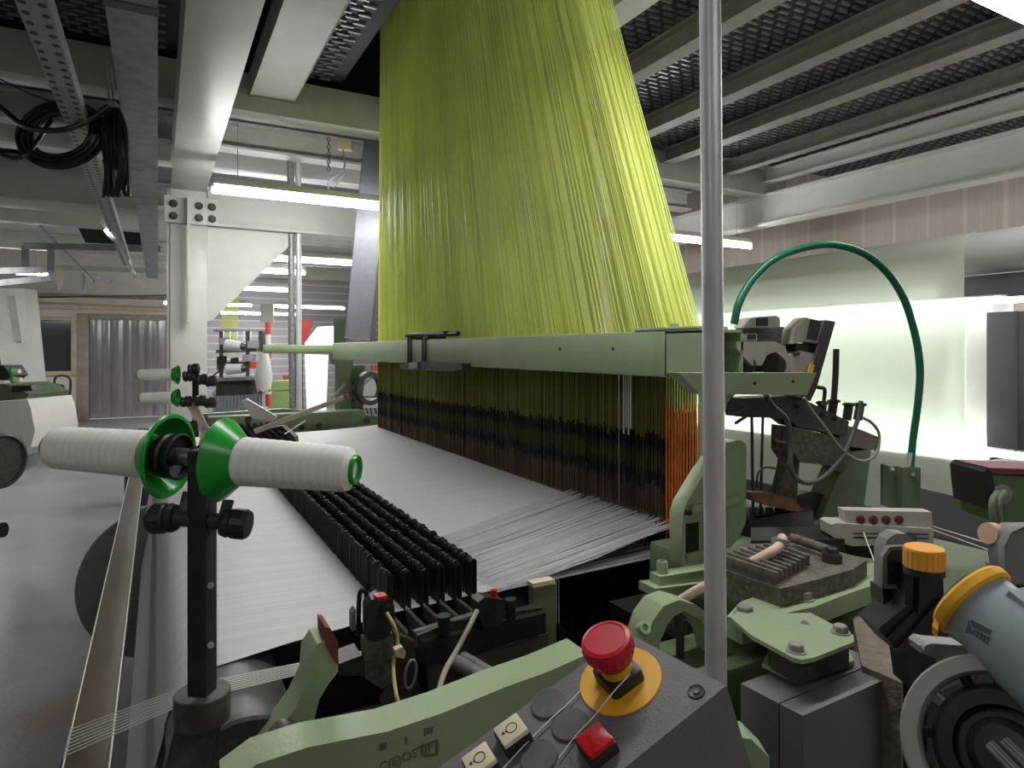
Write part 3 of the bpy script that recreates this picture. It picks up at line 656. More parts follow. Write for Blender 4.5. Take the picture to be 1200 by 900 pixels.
put('edge_shine', MB().cyl((-0.062, 0.5, 0.896), (-0.062, 3.75, 0.896), 0.0016, seg=8), YARN, rail)

# ---- warp sheet
WARP = mat('white_warp_threads', (226, 224, 222), 0.55)
stripes(WARP, 1, 260, (158, 157, 160), (210, 209, 208), 0.72, noise=2.2, bump=0.05)
prof = [(1.30, 1.005), (1.15, 0.995), (0.95, 0.987), (0.75, 0.983), (0.62, 0.983), (0.5, 0.984), (0.4, 0.986), (0.3, 0.988), (0.2, 0.993)]
for k in range(9):
    a = PI / 2 + k * (PI / 2) / 8; prof.append((0.102 + 0.094 * math.cos(a), 0.9 + 0.094 * math.sin(a)))
prof += [(-0.012, 0.82), (-0.04, 0.70), (-0.062, 0.58), (-0.066, 0.5), (-0.05, 0.42), (0.0, 0.36)]
def near_y(x): return 1.15 if x < 0.1 else min(1.15 + (x - 0.1) * 0.29, 1.238 + (x - 0.4) * 0.085) + max(0, x - 0.8) * 0.22
rows = []
for x, z in prof:
    yn = near_y(x) if z > 0.95 else 1.15 + (0.95 - z) * 0.1
    rows.append([(x, yn + (4.24 - yn) * (k / 40), z) for k in range(41)])
ws = thing('warp_sheet', 'broad sheet of white warp threads running from the back roller to the harness', 'warp', (0.6, 2.6, 0.98))
put('warp_threads', MB().sheet(rows), WARP, ws)['kind'] = 'stuff'
tt = MB()
for k in range(280):
    y = 1.17; zl = random.choice((-1, 1))
    yn = 1.31 + 0.0019 * k
    x_a = 0.62 + random.random() * .05
    tt.tube([(x_a, near_y(x_a) - 0.02 + 0.0015 * k, 0.985), (1.28, yn + 0.06, 0.985 + (0.03 if zl > 0 else -0.05) + 0.01 * random.random())], 0.0009, 3, smooth=False)
put('edge_threads', tt, mat('warp_edge_thread', (186, 185, 186), 0.6, var=0.08, scale=40), ws)['kind'] = 'stuff'
for k in range(8):
    z = 0.006 * (k % 4); y = 0.004 * k
    o = solo('selvedge_thread', MB().tube([(-0.1225, 1.245 - 0.011 * k, 0.860), (-0.1225, 1.245 - 0.011 * k, 0.8985), (0.045, 1.095 - 0.007 * k, 0.997), (0.22, 1.09 - 0.005 * k, 0.995), (0.44, 1.11 - 0.003 * k, 0.978)], 0.001, 5, smooth=False),
             YARN, 'white selvedge thread of the loose bunch crossing the brown rail', 'thread', group='selvedge threads over the back rail')

# ---- warp stop motion with drop wires
sm = thing('warp_stop_motion', 'black warp stop motion with six rows of drop wires standing in the warp', 'stop motion', (0.5, 1.2, 0.95))
DW = mat('black_drop_wire', (44, 41, 40), 0.42, 0.3, var=0.3, scale=200)
RX = [0.398 + 0.0365 * i for i in range(6)]
def wire(mb, x, y, z, tilt):
    w, h = 0.0068, 0.105
    pts = []
    for a in range(7): 
        t = PI * a / 6; pts.append((x + w * math.cos(t), y, z + w * math.sin(t)))
    pts += [(x - w, y, z - h), (x + w, y, z - h)]
    if mb is None: return pts
    mb.prism(pts, (0, 0.0012, 0))
def wire_loop(mb, x, y, z):
    w, h, t = 0.0072, 0.105, 0.0026
    out = [(x + w * math.cos(PI * a / 6), y, z + w * math.sin(PI * a / 6)) for a in range(7)]
    inn = [(x + (w - t) * math.cos(PI * a / 6), y, z + (w - t) * math.sin(PI * a / 6)) for a in range(7)]
    mb.prism([(x + w, y, z - h)] + out + [(x - w, y, z - h), (x - w + t, y, z - h)] + inn[::-1] + [(x + w - t, y, z - h)], (0, 0.0014, 0))
rest = MB()
for ri, x in enumerate(RX):
    y = 1.235 + 0.004 * (ri % 2)
    for k in range(620):
        z = 1.056 + random.gauss(0, 0.0016) + 0.0018 * math.sin(k * 0.45 + ri * 2)
        xx = x + random.gauss(0, 0.0007)
        if k < 16:
            m = MB(); wire_loop(m, xx, y, z); put('drop_wire', m, DW, sm); y += 0.0045
        else:
            if y > 4.2: break
            wire(rest, xx, y, z, 0); y += 0.0045 if k < 330 else 0.008
put('drop_wires', rest, DW, sm)['kind'] = 'stuff'
RAILM = mat('serrated_rail_steel', (128, 122, 114), 0.45, 0.5, var=0.2, scale=60)
for x in RX:
    r_ = MB().bb(x - 0.003, x + 0.003, 1.12, 4.22, 0.962, 0.985)
    for k in range(18): r_.bb(x - 0.0035, x + 0.0035, 1.122 + k * 0.0065, 1.125 + k * 0.0065, 0.985, 0.988)
    put('serrated_rail', r_, RAILM, sm)
put('cross_rail', MB().pix([(484, 742), (570, 716), (572, 722), (486, 750)], 0.014, 0.001, Y=1.12), RAILM, sm)
put('end_block', MB().pix([(489, 745), (497, 753), (640, 718), (640, 742), (502, 781), (490, 774)], 0.05, 0.002, Y=1.07), BLACK, sm)
put('end_block_top', MB().pix([(489, 745), (530, 728), (634, 712), (640, 718), (497, 753)], 0.004, 0.001, Y=1.085), DSTEEL, sm)
put('back_plate', MB().pix([(502, 785), (642, 742), (645, 782), (560, 830), (505, 830)], 0.012, 0.001, Y=1.09), mat('olive_grey_plate', (92, 94, 82), 0.5, 0.3, var=0.15), sm)
put('upright', MB().pix([(625, 687), (651, 681), (652, 760), (632, 775), (627, 770)], 0.02, 0.001, Y=1.12), mat('olive_steel', (126, 124, 100), 0.5, 0.3, var=0.12), sm)
put('upright_cap', MB().pix([(624, 684), (650, 679), (651, 684), (625, 689)], 0.022, 0.001, Y=1.118), BUTTON, sm)
for (a, b, r) in (((521, 745), (520, 721), 0.0125), ((599, 726), (598, 702), 0.0105)):
    put('knob', MB().cyl(g(*a, Y=1.07), g(*b, Y=1.07), r * 0.8, r, seg=20), BLACK, sm)
s1 = MB().pix([(431, 750), (431, 712), (436, 703), (446, 698), (456, 700), (462, 709), (463, 725), (456, 746), (438, 752)], 0.03, 0.004, Y=1.03)
s1 = put('sensor', s1, BLACK, sm)
put('sensor_face', MB().cyl(g(452, 716, Y=1.03), g(452, 716, Y=1.03) + V(0, -.006, 0), 0.011, seg=20), BLACK_C, s1)
put('red_mark', MB().pix([(441, 700), (454, 698), (456, 702), (443, 704)], 0.02, 0, Y=1.026), REDL, s1)
put('end_wire', MB().tube([g(420, 745, Y=1.06), g(421, 700, Y=1.06), g(425, 692, Y=1.06), g(430, 700, Y=1.06), g(429, 745, Y=1.06)], 0.004, 8).tube([g(431, 735, Y=1.075), g(432, 700, Y=1.075), g(437, 691, Y=1.075), g(441, 700, Y=1.075)], 0.004, 8), BLACK_M, sm)
put('sensor_bracket', MB().pix([(425, 748), (460, 742), (462, 770), (458, 800), (448, 808), (428, 795)], 0.015, 0.002, Y=1.035).pix([(413, 719), (417, 714), (417, 738), (413, 740)], 0.02, 0.001, Y=1.05), IRON, sm)
put('base_bracket', MB().pix([(397, 778), (424, 768), (440, 792), (398, 792)], 0.05, 0.002, Y=1.04).pix([(462, 742), (486, 752), (490, 800), (500, 826), (448, 826), (462, 800)], 0.02, 0.002, Y=1.06), DSTEEL, sm)
M = frame(g(481, 790, Y=1.045), (0, -1, 0), (0.15, 0, 1))
ov = MB()
n = 24; ring = [(0.0022 * math.cos(a), 0.0022 * math.sin(a)) for a in [2 * PI * j / 8 for j in range(8)]]
ov.tube([M @ Vector((0.023 * math.cos(2 * PI * k / 16), 0.0095 * math.sin(2 * PI * k / 16), 0)) for k in range(17)], 0.0028, 6, sub=2)
put('oval_ring', ov, GREYM, sm)
for (a, b, r) in (((548, 772), (572, 798), 0.013), ((560, 776), (580, 792), 0.010)):
    pb = g(*b, Y=1.0); pa_ = pb + V(-0.03, 0.08, 0.01)
    put('shaft', MB().cyl(pa_, pb, r, seg=20).lathe(frame(pb, pb - pa_), [(r * 0.6, 0.0), (r * 1.15, 0), (r * 1.15, 0.008), (r * 0.6, 0.008)], 20, loop=True), GREYM, sm)
put('terminal_box', MB().pix([(560, 706), (568, 700), (590, 703), (593, 716), (586, 732), (566, 736), (562, 724)], 0.03, 0.004, Y=1.06), BLACK, sm)
put('red_knob', MB().cyl(g(579, 703, Y=1.07), g(579, 691, Y=1.07), 0.006, seg=14), REDL, sm)
solo('sensor_cable', MB().tube([g(559, 716, Y=1.05), g(548, 738, Y=1.02), g(534, 764, Y=1.0), g(520, 790, Y=0.96), g(510, 826, Y=0.92)], 0.0045, 10), CABLE_G, 'thick beige cable bending down from the stop motion to the green frame', 'cable')
solo('sensor_cable', MB().tube([g(453, 718, Y=1.015), g(462, 734, Y=1.0), g(466, 752, Y=1.0), g(461, 780, Y=0.99), g(464, 812, Y=0.94), g(468, 826, Y=0.93)], 0.003, 8), mat('yellowish_cable', (176, 168, 112), 0.5), 'thin yellowish sensor cable with a clip left of the thick cable', 'cable')
solo('cable_clip', MB().pix([(463, 762), (472, 758), (476, 764), (474, 772), (464, 770)], 0.012, 0.003, Y=0.985), CABLE_W, 'small pale clip on the thin sensor cable', 'clip')

# ---- jacquard harness
hn = thing('jacquard_harness', 'huge fan of yellow green harness cords over dark heddles in the middle', 'harness', (1.29, 2.8, 1.0))
CORD = mat('yellow_green_cord', (224, 234, 124), 0.5, var=0.12, scale=2.5)
CORD_SHADED = mat('shaded_cord', (124, 124, 50), 0.6, var=0.15, scale=6)  # same yellow green cord, shade on the lower part put into its colour
DARKH = mat('black_heddle_sleeve', (26, 25, 28), 0.6, var=0.2)
HEDB = mat('brown_heddle_wire', (92, 76, 62), 0.45, 0.4, var=0.3, scale=10)
OLD = mat('dark_olive_heddle', (64, 62, 32), 0.6, var=0.25, scale=10)
YA, YB = 1.385, 4.14
up = MB(); NX, NY = 12, 240
for i in range(NX):
    for j in range(NY):
        t = (j + 0.5 * (i % 2) + 0.05 * random.random()) / (NY + 0.5)
        x = 1.25 + 0.14 * i / (NX - 1); y = YA - 0.02 + (YB - YA + 0.02) * t
        ty = 2.34 + (3.94 - 2.34) * t; tx = 1.21 + 0.14 * i / (NX - 1)
        up.strand([(x, y, 1.44), (tx, ty, 4.2)], 0.0021 if i % 3 else 0.0025)
put('upper_cords', up, CORD, hn)['kind'] = 'stuff'
put('comber_board', MB().bb(1.207, 1.41, YA - 0.03, YB + 0.03, 1.432, 1.442), GREYM, hn)
lo_ = MB(); NX2, NY2 = 13, 270
for i in range(NX2):
    for j in range(NY2):
        t = (j + 0.5 * (i % 2) + 0.3 * random.random()) / (NY2 + .5)
        x = 1.25 + 0.14 * i / (NX2 - 1); y = YA + 0.035 + (YB - YA - 0.035) * t
        a = 1.225 + random.gauss(0, 0.008) + 0.035 * (1 - t)
        lo_.strand([(x, y, 1.434), (x, y, a), (x, y, a - 0.05), (x, y, a - 0.105 + random.gauss(0, .006)), (x, y, a - 0.15 + random.gauss(0, .006)), (x, y, 0.98)], 0.0024, mi=[0, 1, 2, 1, 3])
put('heddles', lo_, [CORD_SHADED, DARKH, OLD, HEDB], hn)['kind'] = 'stuff'
sp = MB()
for i in range(7):
    for j in range(150):
        y = YA + (YB - YA) * (j + 0.5 * (i % 2)) / 150; x = 1.22 + 0.17 * i / 6
        sp.strand([(x, y, 0.985), (x, y, 0.35)], 0.0034)
put('springs', sp, BLACK_M, hn)['kind'] = 'stuff'
put('spring_frame', MB().bb(1.2, 1.42, YA - 0.02, YB, 0.30, 0.35), DSTEEL, hn)
for k in range(26):
    y = 1.325 + 0.0032 * k + random.gauss(0, .0006); x = 1.24 + 0.014 * (k % 7)
    m = MB(); zt = 1.335 + random.gauss(0, 0.012)
    m.strand([(x, y, zt), (x, y, 0.98)], 0.0021, 6)
    put('orange_cord', m, mat('orange_cord', (222, 124, 26), 0.55, var=0.2, scale=30) if k == 0 else MATS['orange_cord'], hn)
m = MB()
for k in range(20):
    y = 1.328 + 0.0045 * k; m.strand([(1.24 + 0.014 * (k % 7), y, 1.434), (1.24 + 0.014 * (k % 7), y, 1.33)], 0.0016)
put('edge_cords', m, CORD, hn)['kind'] = 'stuff'
for k in range(4):
    m = MB(); m.strand([(1.222, 1.525 + 0.011 * k, 1.434), (1.222, 1.525 + 0.011 * k, 1.27 - 0.02 * (k % 2))], 0.0026, 6)
    put('white_cord', m, YARN, hn)
# clamp on the crossbar
cl = thing('crossbar_clamp', 'black wire clamp hooked over the far half of the green crossbar', 'clamp', (1.09, 3.3, 1.43))
for px in (480, 497):
    a = g(px, 394, X=1.094)
    put('hook_rod', MB().tube([(1.094, a.y, 1.42), (1.094, a.y, 1.556), (1.12, a.y, 1.562), (1.20, a.y, 1.562)], 0.012, 8, smooth=False), BLACK_M, cl)
put('tie_rod', MB().tube([g(477, 393, X=1.09), g(537, 391, X=1.16)], 0.011, 8).cyl(g(524, 392, X=1.15), g(524, 388, X=1.15), 0.02, seg=10), BLACK_M, cl)
put('lower_bar', MB().pix([(468, 427), (487, 424), (541, 426), (541, 433), (530, 435), (478, 434), (468, 432)], 0.04, 0.006, X=1.05), BLACK, cl)
put('nut', MB().pix([(479, 425), (487, 424), (487, 432), (479, 432)], 0.01, 0.002, X=1.035), GREYM, cl)
# ================================================================== lit cloth panel at the right
CLOTH = bpy.data.materials.new('pale_green_white_cloth'); CLOTH.use_nodes = True
nt = CLOTH.node_tree; b = nt.nodes['Principled BSDF']; b.inputs['Base Color'].default_value = [lin(x) for x in (222, 226, 214)] + [1]; b.inputs['Roughness'].default_value = 0.8
tr = nt.nodes.new('ShaderNodeBsdfTranslucent'); tr.inputs['Color'].default_value = [lin(x) for x in (214, 222, 208)] + [1]
ms = nt.nodes.new('ShaderNodeMixShader'); ms.inputs[0].default_value = 0.45
nt.links.new(b.outputs[0], ms.inputs[1]); nt.links.new(tr.outputs[0], ms.inputs[2]); nt.links.new(ms.outputs[0], nt.nodes['Material Output'].inputs['Surface'])
CX = 3.2
fab = thing('fabric_roller', 'long pale roller above the lit cloth, bare at its right end', 'roller', (3.3, 1.8, 1.94))
put('tube', MB().cyl((3.3, 0.3, 1.94), (3.3, 3.9, 1.94), 0.096, seg=48), mat('grey_roller_tube', (176, 178, 178), 0.4, var=0.04, scale=3), fab)
rows = []
pr = [(3.3 + 0.101 * math.cos(a), 1.94 + 0.101 * math.sin(a)) for a in [PI * .35 + k * PI * .65 / 10 for k in range(11)]] + [(CX - 0.001, z) for z in (1.85, 1.7, 1.5, 1.3, 1.1, 0.95, 0.8, 0.7)]
for x, z in pr:
    rows.append([(x + 0.004 * math.sin(y * 5) * (1.94 - z if z < 1.94 else 0), y, z) for y in [1.626 + (3.8 - 1.626) * k / 24 for k in range(25)]])
ff = solo('inspection_cloth', MB().sheet(rows), CLOTH, 'pale translucent cloth hanging from the roller and lit from behind', 'cloth')
lb = thing('light_box', 'light box with two long tubes glowing behind the pale cloth', 'light box', (3.5, 2.4, 0.7))
put('back_panel', MB().bb(3.62, 3.64, 1.72, 3.9, 0.7, 1.8), WHITE, lb)
put('top_shelf', MB().bb(3.34, 3.64, 0.3, 3.9, 1.775, 1.79, 0.002).bb(3.215, 3.36, 1.5, 3.9, 1.735, 1.742), WHITE, lb)
put('bottom_light_stop', MB().bb(3.215, 3.64, 1.62, 3.9, 0.985, 1.0, 0.002), WHITE, lb)  # unseen shelf added to block the glow below the lit cloth
put('side_frame', MB().bb(3.40, 3.62, 1.62, 1.72, 0.95, 1.775, 0.003), WHITE, lb)
for z in (1.725, 1.03):
    put('tube', MB().cyl((3.35, 0.35, z), (3.35, 3.85, z), 0.016, seg=14), LAMPB, lb)
    ld = bpy.data.lights.new('box_light', 'AREA'); ld.shape = 'RECTANGLE'; ld.size = 2.3; ld.size_y = 0.07; ld.energy = 3; ld.color = (0.97, 1, 1)
    lo = bpy.data.objects.new('box_light', ld); COL.objects.link(lo)
    M = Matrix((V(0, 1, 0), V(0, 0, -1), V(1, 0, 0))).transposed().to_4x4(); M = Matrix((V(0, 1, 0), V(0, 0, 1), V(1, 0, 0))).transposed().to_4x4(); M.translation = V(3.33, 2.7, z)
    lo.matrix_world = M; lo.parent = lb; lo.matrix_parent_inverse = Matrix.Translation(-V(3.5, 2.4, 0.7))
put('guard_panel', MB().bb(3.30, 3.31, 0.2, 1.585, 1.06, 1.67, 0.003).bb(3.294, 3.30, 1.46, 1.47, 1.06, 1.67), PANELG, lb)
put('upper_guard', MB().bb(3.30, 3.33, 0.2, 1.68, 1.735, 1.84, 0.003), PANELG, lb)
put('lower_guard', MB().bb(3.30, 3.33, 0.2, 1.68, 0.84, 0.985, 0.003), PANELG, lb)
put('foot_panel', MB().bb(3.36, 3.62, 0.3, 3.8, 0.0, 0.7, 0.005), PANELG, lb)
solo('low_guard_sheet', MB().pix([(1078, 572), (1165, 592), (1165, 640), (1078, 626)], 0.01, 0.001, D=2.3), PANELG, 'low grey sheet guard between green posts and green box', 'guard sheet')

# ================================================================== air tube and its posts
at = MB(); tp = [(860, 380, 1.56), (866, 355, 1.56), (881, 329, 1.58), (907, 305, 1.6), (941, 291, 1.63), (976, 287, 1.65), (1012, 297, 1.67), (1040, 320, 1.69), (1060, 352, 1.71), (1073, 395, 1.73), (1078, 432, 1.74), (1076, 470, 1.75), (1070, 515, 1.76), (1067, 548, 1.76)]
solo('air_tube', at.tube([g(x, y, D=d) for x, y, d in tp], 0.0095, 12), TUBEG, 'green air tube bent in a tall arc in front of the cloth', 'tube')
ps = thing('valve_post', 'pair of short green square posts holding the end of the green tube', 'post', g(1062, 595, D=1.78))
put('post', MB().pix([(1057, 548), (1079, 548), (1079, 600), (1057, 600)], 0.05, 0.003, D=1.75), GREEN_D, ps)
put('post', MB().pix([(1044, 547), (1056, 546), (1056, 598), (1044, 596)], 0.05, 0.003, D=1.77), GREEN_D, ps)
put('fitting', MB().cyl(g(1066.5, 550, D=1.76), g(1067, 530, D=1.76), 0.0085, seg=14), GALV, ps)
put('screw', MB().cyl(g(1043, 551, D=1.76), g(1047, 551, D=1.76), 0.006, seg=10).cyl(g(1070, 556, D=1.75), g(1070, 556, D=1.735), 0.005, seg=10), GREYM, ps)

# ================================================================== weft selector
wsel = thing('weft_selector', 'dusty black weft selector mechanism with cables above the right of the bed', 'selector', (1.3, 1.1, 1.1))
YS = 1.10
PLT = mat('dusty_dark_plate', (92, 88, 88), 0.55, 0.3, var=0.15, dust=0.3)
CON = mat('grey_connector_shell', (176, 172, 166), 0.5, 0.2, var=0.1, dust=0.2)
put('mount_plate', MB().pix([(864, 383), (918, 383), (926, 388), (928, 436), (864, 436)], 0.006, 0.002, Y=YS + .07), PLT, wsel)
put('arch_plate', MB().pix([(864, 400), (908, 400), (920, 406), (925, 420), (925, 436), (919, 436), (917, 419), (909, 412), (899, 416), (893, 428), (882, 429), (873, 420), (864, 409)], 0.03, 0.002, Y=YS - .01), CON, wsel)
put('coil_body', MB().cyl(g(907, 428, Y=YS + .06), g(907, 428, Y=YS), 0.028, seg=20).cyl(g(876, 428, Y=YS + .06), g(876, 428, Y=YS), 0.02, seg=20), BLACK, wsel)
def connector(p, dark, y):
    c = put('connector', MB().pix(p, 0.035, 0.003, Y=y), CON, wsel)
    put('connector_insert', MB().pix(dark, 0.01, 0.001, Y=y - 0.003), BLACK, c)
connector([(872, 384), (880, 373), (890, 371), (910, 370), (914, 373), (914, 384)], [(887, 373), (900, 372), (900, 382), (887, 382)], YS + .03)
connector([(866, 391), (887, 391), (887, 399), (866, 399)], [(877, 392), (886, 392), (886, 398), (877, 398)], YS + .02)
connector([(929, 403), (931, 386), (944, 372), (966, 377), (959, 403), (942, 400)], [(951, 374), (963, 377), (957, 399), (946, 397)], YS + .01)
connector([(927, 416), (938, 411), (958, 415), (952, 440), (927, 437)], [(931, 414), (938, 412), (937, 416), (931, 418)], YS + .01)
put('spring_block', MB().pix([(933, 402), (962, 405), (959, 413), (932, 412)], 0.03, 0.004, Y=YS + .02), BLACK, wsel)
tp_ = put('tilted_plate', MB().pix([(968, 375), (979, 377), (957, 455), (950, 470), (937, 466), (946, 452)], 0.05, 0.003, Y=YS + .005), mat('dark_ribbed_plate', (72, 68, 68), 0.55, 0.2, var=0.2, scale=60), wsel)
put('warning_label', MB().pix([(950, 425), (955, 428), (946, 458), (941, 455)], 0.002, 0, Y=YS + .003), BRASS, tp_)
put('upper_block', MB().pix([(870, 467), (935, 464), (954, 474), (995, 494), (993, 512), (962, 505), (935, 500), (922, 490), (872, 489)], 0.06, 0.006, Y=YS + .04), DSTEEL, wsel)
for (x, y) in ((934, 476), (963, 486), (978, 491), (906, 474)): put('bore', MB().cyl(g(x, y, Y=YS + .041), g(x, y, Y=YS + .035), 0.006, seg=12), BLACK, wsel)
put('lower_block', MB().pix([(930, 500), (964, 508), (990, 516), (992, 535), (970, 545), (938, 542), (930, 530)], 0.07, 0.012, Y=YS + .03), IRON, wsel)
put('side_block', MB().pix([(984, 498), (1000, 500), (1030, 512), (1027, 528), (1000, 524), (984, 520)], 0.06, 0.004, Y=YS + .05), mat('brown_grey_casting', (112, 98, 92), 0.6, var=0.2), wsel)
put('bracket_web', MB().pix([(970, 520), (992, 516), (1000, 540), (986, 556), (972, 545)], 0.03, 0.003, Y=YS + .04), IRON, wsel)
put('green_strut', MB().pix([(996, 530), (1021, 526), (1012, 596), (960, 614), (978, 568)], 0.06, 0.005, Y=YS + .05), GREEN_D, wsel)
for (a, b, r) in (((881, 488), (883, 640), 0.0038), ((894, 488), (890, 640), 0.0036), ((918, 500), (908, 580), 0.0045)):
    put('needle_rod', MB().cyl(g(*a, Y=YS + .05), g(*b, Y=YS + .05), r, seg=10), DSTEEL, wsel)
put('rod_knob', MB().cyl(g(907, 519, Y=YS + .03), g(919, 520, Y=YS + .03), 0.007, seg=12), BLACK, wsel)
put('pusher', MB().pix([(928, 520), (938, 520), (934, 590), (909, 588), (918, 555)], 0.025, 0.003, Y=YS + .06), IRON, wsel)
put('rust_plate', MB().pix([(879, 577), (905, 578), (930, 585), (940, 597), (935, 600), (905, 594), (884, 587)], 0.03, 0.003, Y=YS + .02), mat('rusty_plate', (118, 84, 68), 0.7, var=0.25, scale=30), wsel)
put('motor_block', MB().pix([(931, 582), (950, 576), (968, 580), (966, 606), (935, 608)], 0.06, 0.006, Y=YS + .07), BLACK, wsel)
cl_ = [(880, 606), (886, 622), (892, 612), (899, 625), (904, 614), (910, 626), (902, 600)]
for i, (x, y) in enumerate(cl_): put('guide_finger', MB().bar(g(x, 595, Y=YS + .03 + .005 * i), g(x + 2, y + 6, Y=YS + .03 + .005 * i), 0.006, 0.006, bev=0.001), DSTEEL, wsel)
for pts, r, m in (
    ([(980, 409), (979, 440), (977, 470)], 0.008, BLACK_C),
    ([(959, 454), (966, 456), (966, 466), (964, 476)], 0.005, BLACK_C),
    ([(942, 466), (952, 482), (966, 500), (984, 524), (1004, 539), (1020, 538), (1029, 526), (1030, 508), (1022, 496), (1012, 490)], 0.0042, CABLE_G),
    ([(897, 462), (906, 476), (922, 492), (927, 520), (926, 545), (933, 560), (948, 566), (968, 557), (990, 530), (1005, 492), (1009, 470)], 0.0062, mat('dark_grey_cable', (78, 76, 78), 0.5, var=0.1)),
    ([(887, 572), (888, 555), (896, 548), (908, 549), (916, 554)], 0.0025, BLACK_C),
    ([(862, 486), (874, 480)], 0.004, BLACK_C), ([(862, 496), (874, 488)], 0.004, BLACK_C)):
    put('cable', MB().tube([g(x, y, Y=YS + .0) for x, y in pts], r, 10), m, wsel)
for (x, y) in ((964, 472), (977, 470), (995, 474), (1008, 474)):
    v_ = put('valve', MB().cyl(g(x - 3, y + 18, Y=YS + .06), g(x, y, Y=YS + .06), 0.012, seg=14), BLACK, wsel)
    put('valve_ring', MB().lathe(frame(g(x, y + 2, Y=YS + .06), (0, 0, 1)), [(0.012, 0), (0.017, 0.002), (0.017, 0.007), (0.012, 0.009)], 14, loop=True), BLACK, v_)

# white metal box with four red lamps
DB = 1.33
ib = thing('signal_box', 'white metal box with four dark red lamps on the bed behind the feeder', 'signal box', g(1040, 640, D=DB))
WB = mat('worn_white_box_paint', (184, 180, 173), 0.45, var=0.08, dust=0.2)
put('upper_case', MB().pix([(990, 598), (1092, 600), (1093, 618), (993, 619)], 0.03, 0.003, D=DB), WB, ib)
put('lower_case', MB().pix([(974, 615), (980, 613), (1094, 620), (1094, 637), (1000, 640), (986, 637), (975, 628)], 0.05, 0.002, D=DB - .01), WB, ib)
for x in (1008, 1023, 1038, 1053):
    p = g(x, 609, D=DB); nrm = V(-SA, -CA, 0)
    put('lamp_lens', MB().lathe(frame(p, nrm), [(0.0088, -0.002), (0.0088, 0.003), (0.006, 0.006), (0, 0.007)], 18), mat('dark_red_lens', (92, 34, 40), 0.2, spec=0.7, var=0.1) if x == 1008 else MATS['dark_red_lens'], ib)
sl = MB()
for y in (625, 630): sl.bar(g(1000, y, D=DB - .012), g(1088, y + 1, D=DB - .012), 0.003, 0.002)
put('slot', sl, BLACK, ib)
put('pedestal', MB().pix([(992, 637), (1030, 639), (1030, 656), (992, 650)], 0.06, 0.002, D=DB + .01), BLACK_M, ib)
for (a, b) in (((1094, 617), (1168, 640)), ((1094, 621), (1174, 650)), ((1012, 624), (1030, 672))):
    solo('weft_thread', MB().tube([g(*a, D=1.3), g(*b, D=0.98)], 0.0009, 5, smooth=False), YARN, 'fine white weft thread stretched from the signal box to the feeders', 'thread', group='weft threads at the feeders')
# green box with round grommet
gb = thing('junction_box', 'green junction box with a black edge and two hoses at the right edge', 'junction box', g(1185, 612, D=1.3))
put('case', MB().pix([(1160, 556), (1240, 560), (1240, 612), (1166, 612)], 0.12, 0.006, D=1.3), mat('box_green_paint', (92, 116, 76), 0.5, var=0.08), gb)
put('edge_frame', MB().pix([(1153, 553), (1157, 549), (1163, 553), (1168, 598), (1158, 597)], 0.1, 0.004, D=1.29), BLACK, gb)
put('red_trim', MB().pix([(1158, 548), (1240, 551), (1240, 558), (1163, 555)], 0.1, 0.002, D=1.29), mat('dull_red_trim', (120, 58, 64), 0.5), gb)
put('grommet', MB().lathe(frame(g(1173, 579, D=1.3), (-SA, -CA, 0)), [(0, 0), (0.02, 0), (0.02, 0.004), (0.012, 0.007), (0, 0.007)], 22), GREYM, gb)
for dx in (0, 7): put('hose', MB().tube([g(1170 + dx, 577, D=1.285), g(1164 + dx, 585, D=1.27), g(1163 + dx, 600, D=1.27), g(1166 + dx, 618, D=1.28)], 0.0065, 10), mat('grey_green_hose', (126, 138, 116), 0.5) if dx == 0 else MATS['grey_green_hose'], gb)
solo('pale_hose', MB().tube([g(770, 745, D=1.22), g(785, 715, D=1.22), g(808, 697, D=1.2), g(840, 680, D=1.17), g(872, 664, D=1.15), g(900, 649, D=1.14), g(913, 640, D=1.15), g(917, 630, D=1.17)], 0.0088, 14), CABLE_W, 'pale translucent hose running from the arch to the finned block', 'hose')
hc = solo('hose_clip', MB().lathe(frame(g(915, 636, D=1.16), (0.3, 0.1, 1)), [(0.009, -0.006), (0.015, -0.004), (0.016, 0.006), (0.009, 0.008)], 18, loop=True), GREYM, 'metal clip at the upper end of the pale hose', 'clip')

# galvanised pole
pole = solo('steel_pole', MB().cyl(g(839.5, 845, D=0.88) + (g(839.5, 845, D=0.88) - g(831.5, -60, D=0.88)) * 0.12, g(831.5, -60, D=0.88) + (g(831.5, -60, D=0.88) - g(839.5, 845, D=0.88)) * 1.12, 0.0143, seg=32), GALV, 'tall galvanised steel pole standing in front of the green crossbar', 'pole')

# grey box under the mounting plate
gbx = thing('grey_terminal_box', 'grey plastic terminal box under the green bolted plate', 'terminal box', g(960, 800, Z=0.8))
put('case', MB().pix([(868, 801), (912, 824), (1030, 774), (985, 757)], 0.2, 0.006, Z=1.04), GREYP, gbx)
put('lid', MB().pix([(914, 825), (941, 839), (1058, 787), (1032, 775)], 0.2, 0.005, Z=1.04), GREYP, gbx)
put('screw', MB().cyl(g(942, 845, D=0.85), g(942, 845, D=0.838), 0.004, seg=12), DSTEEL, gbx)

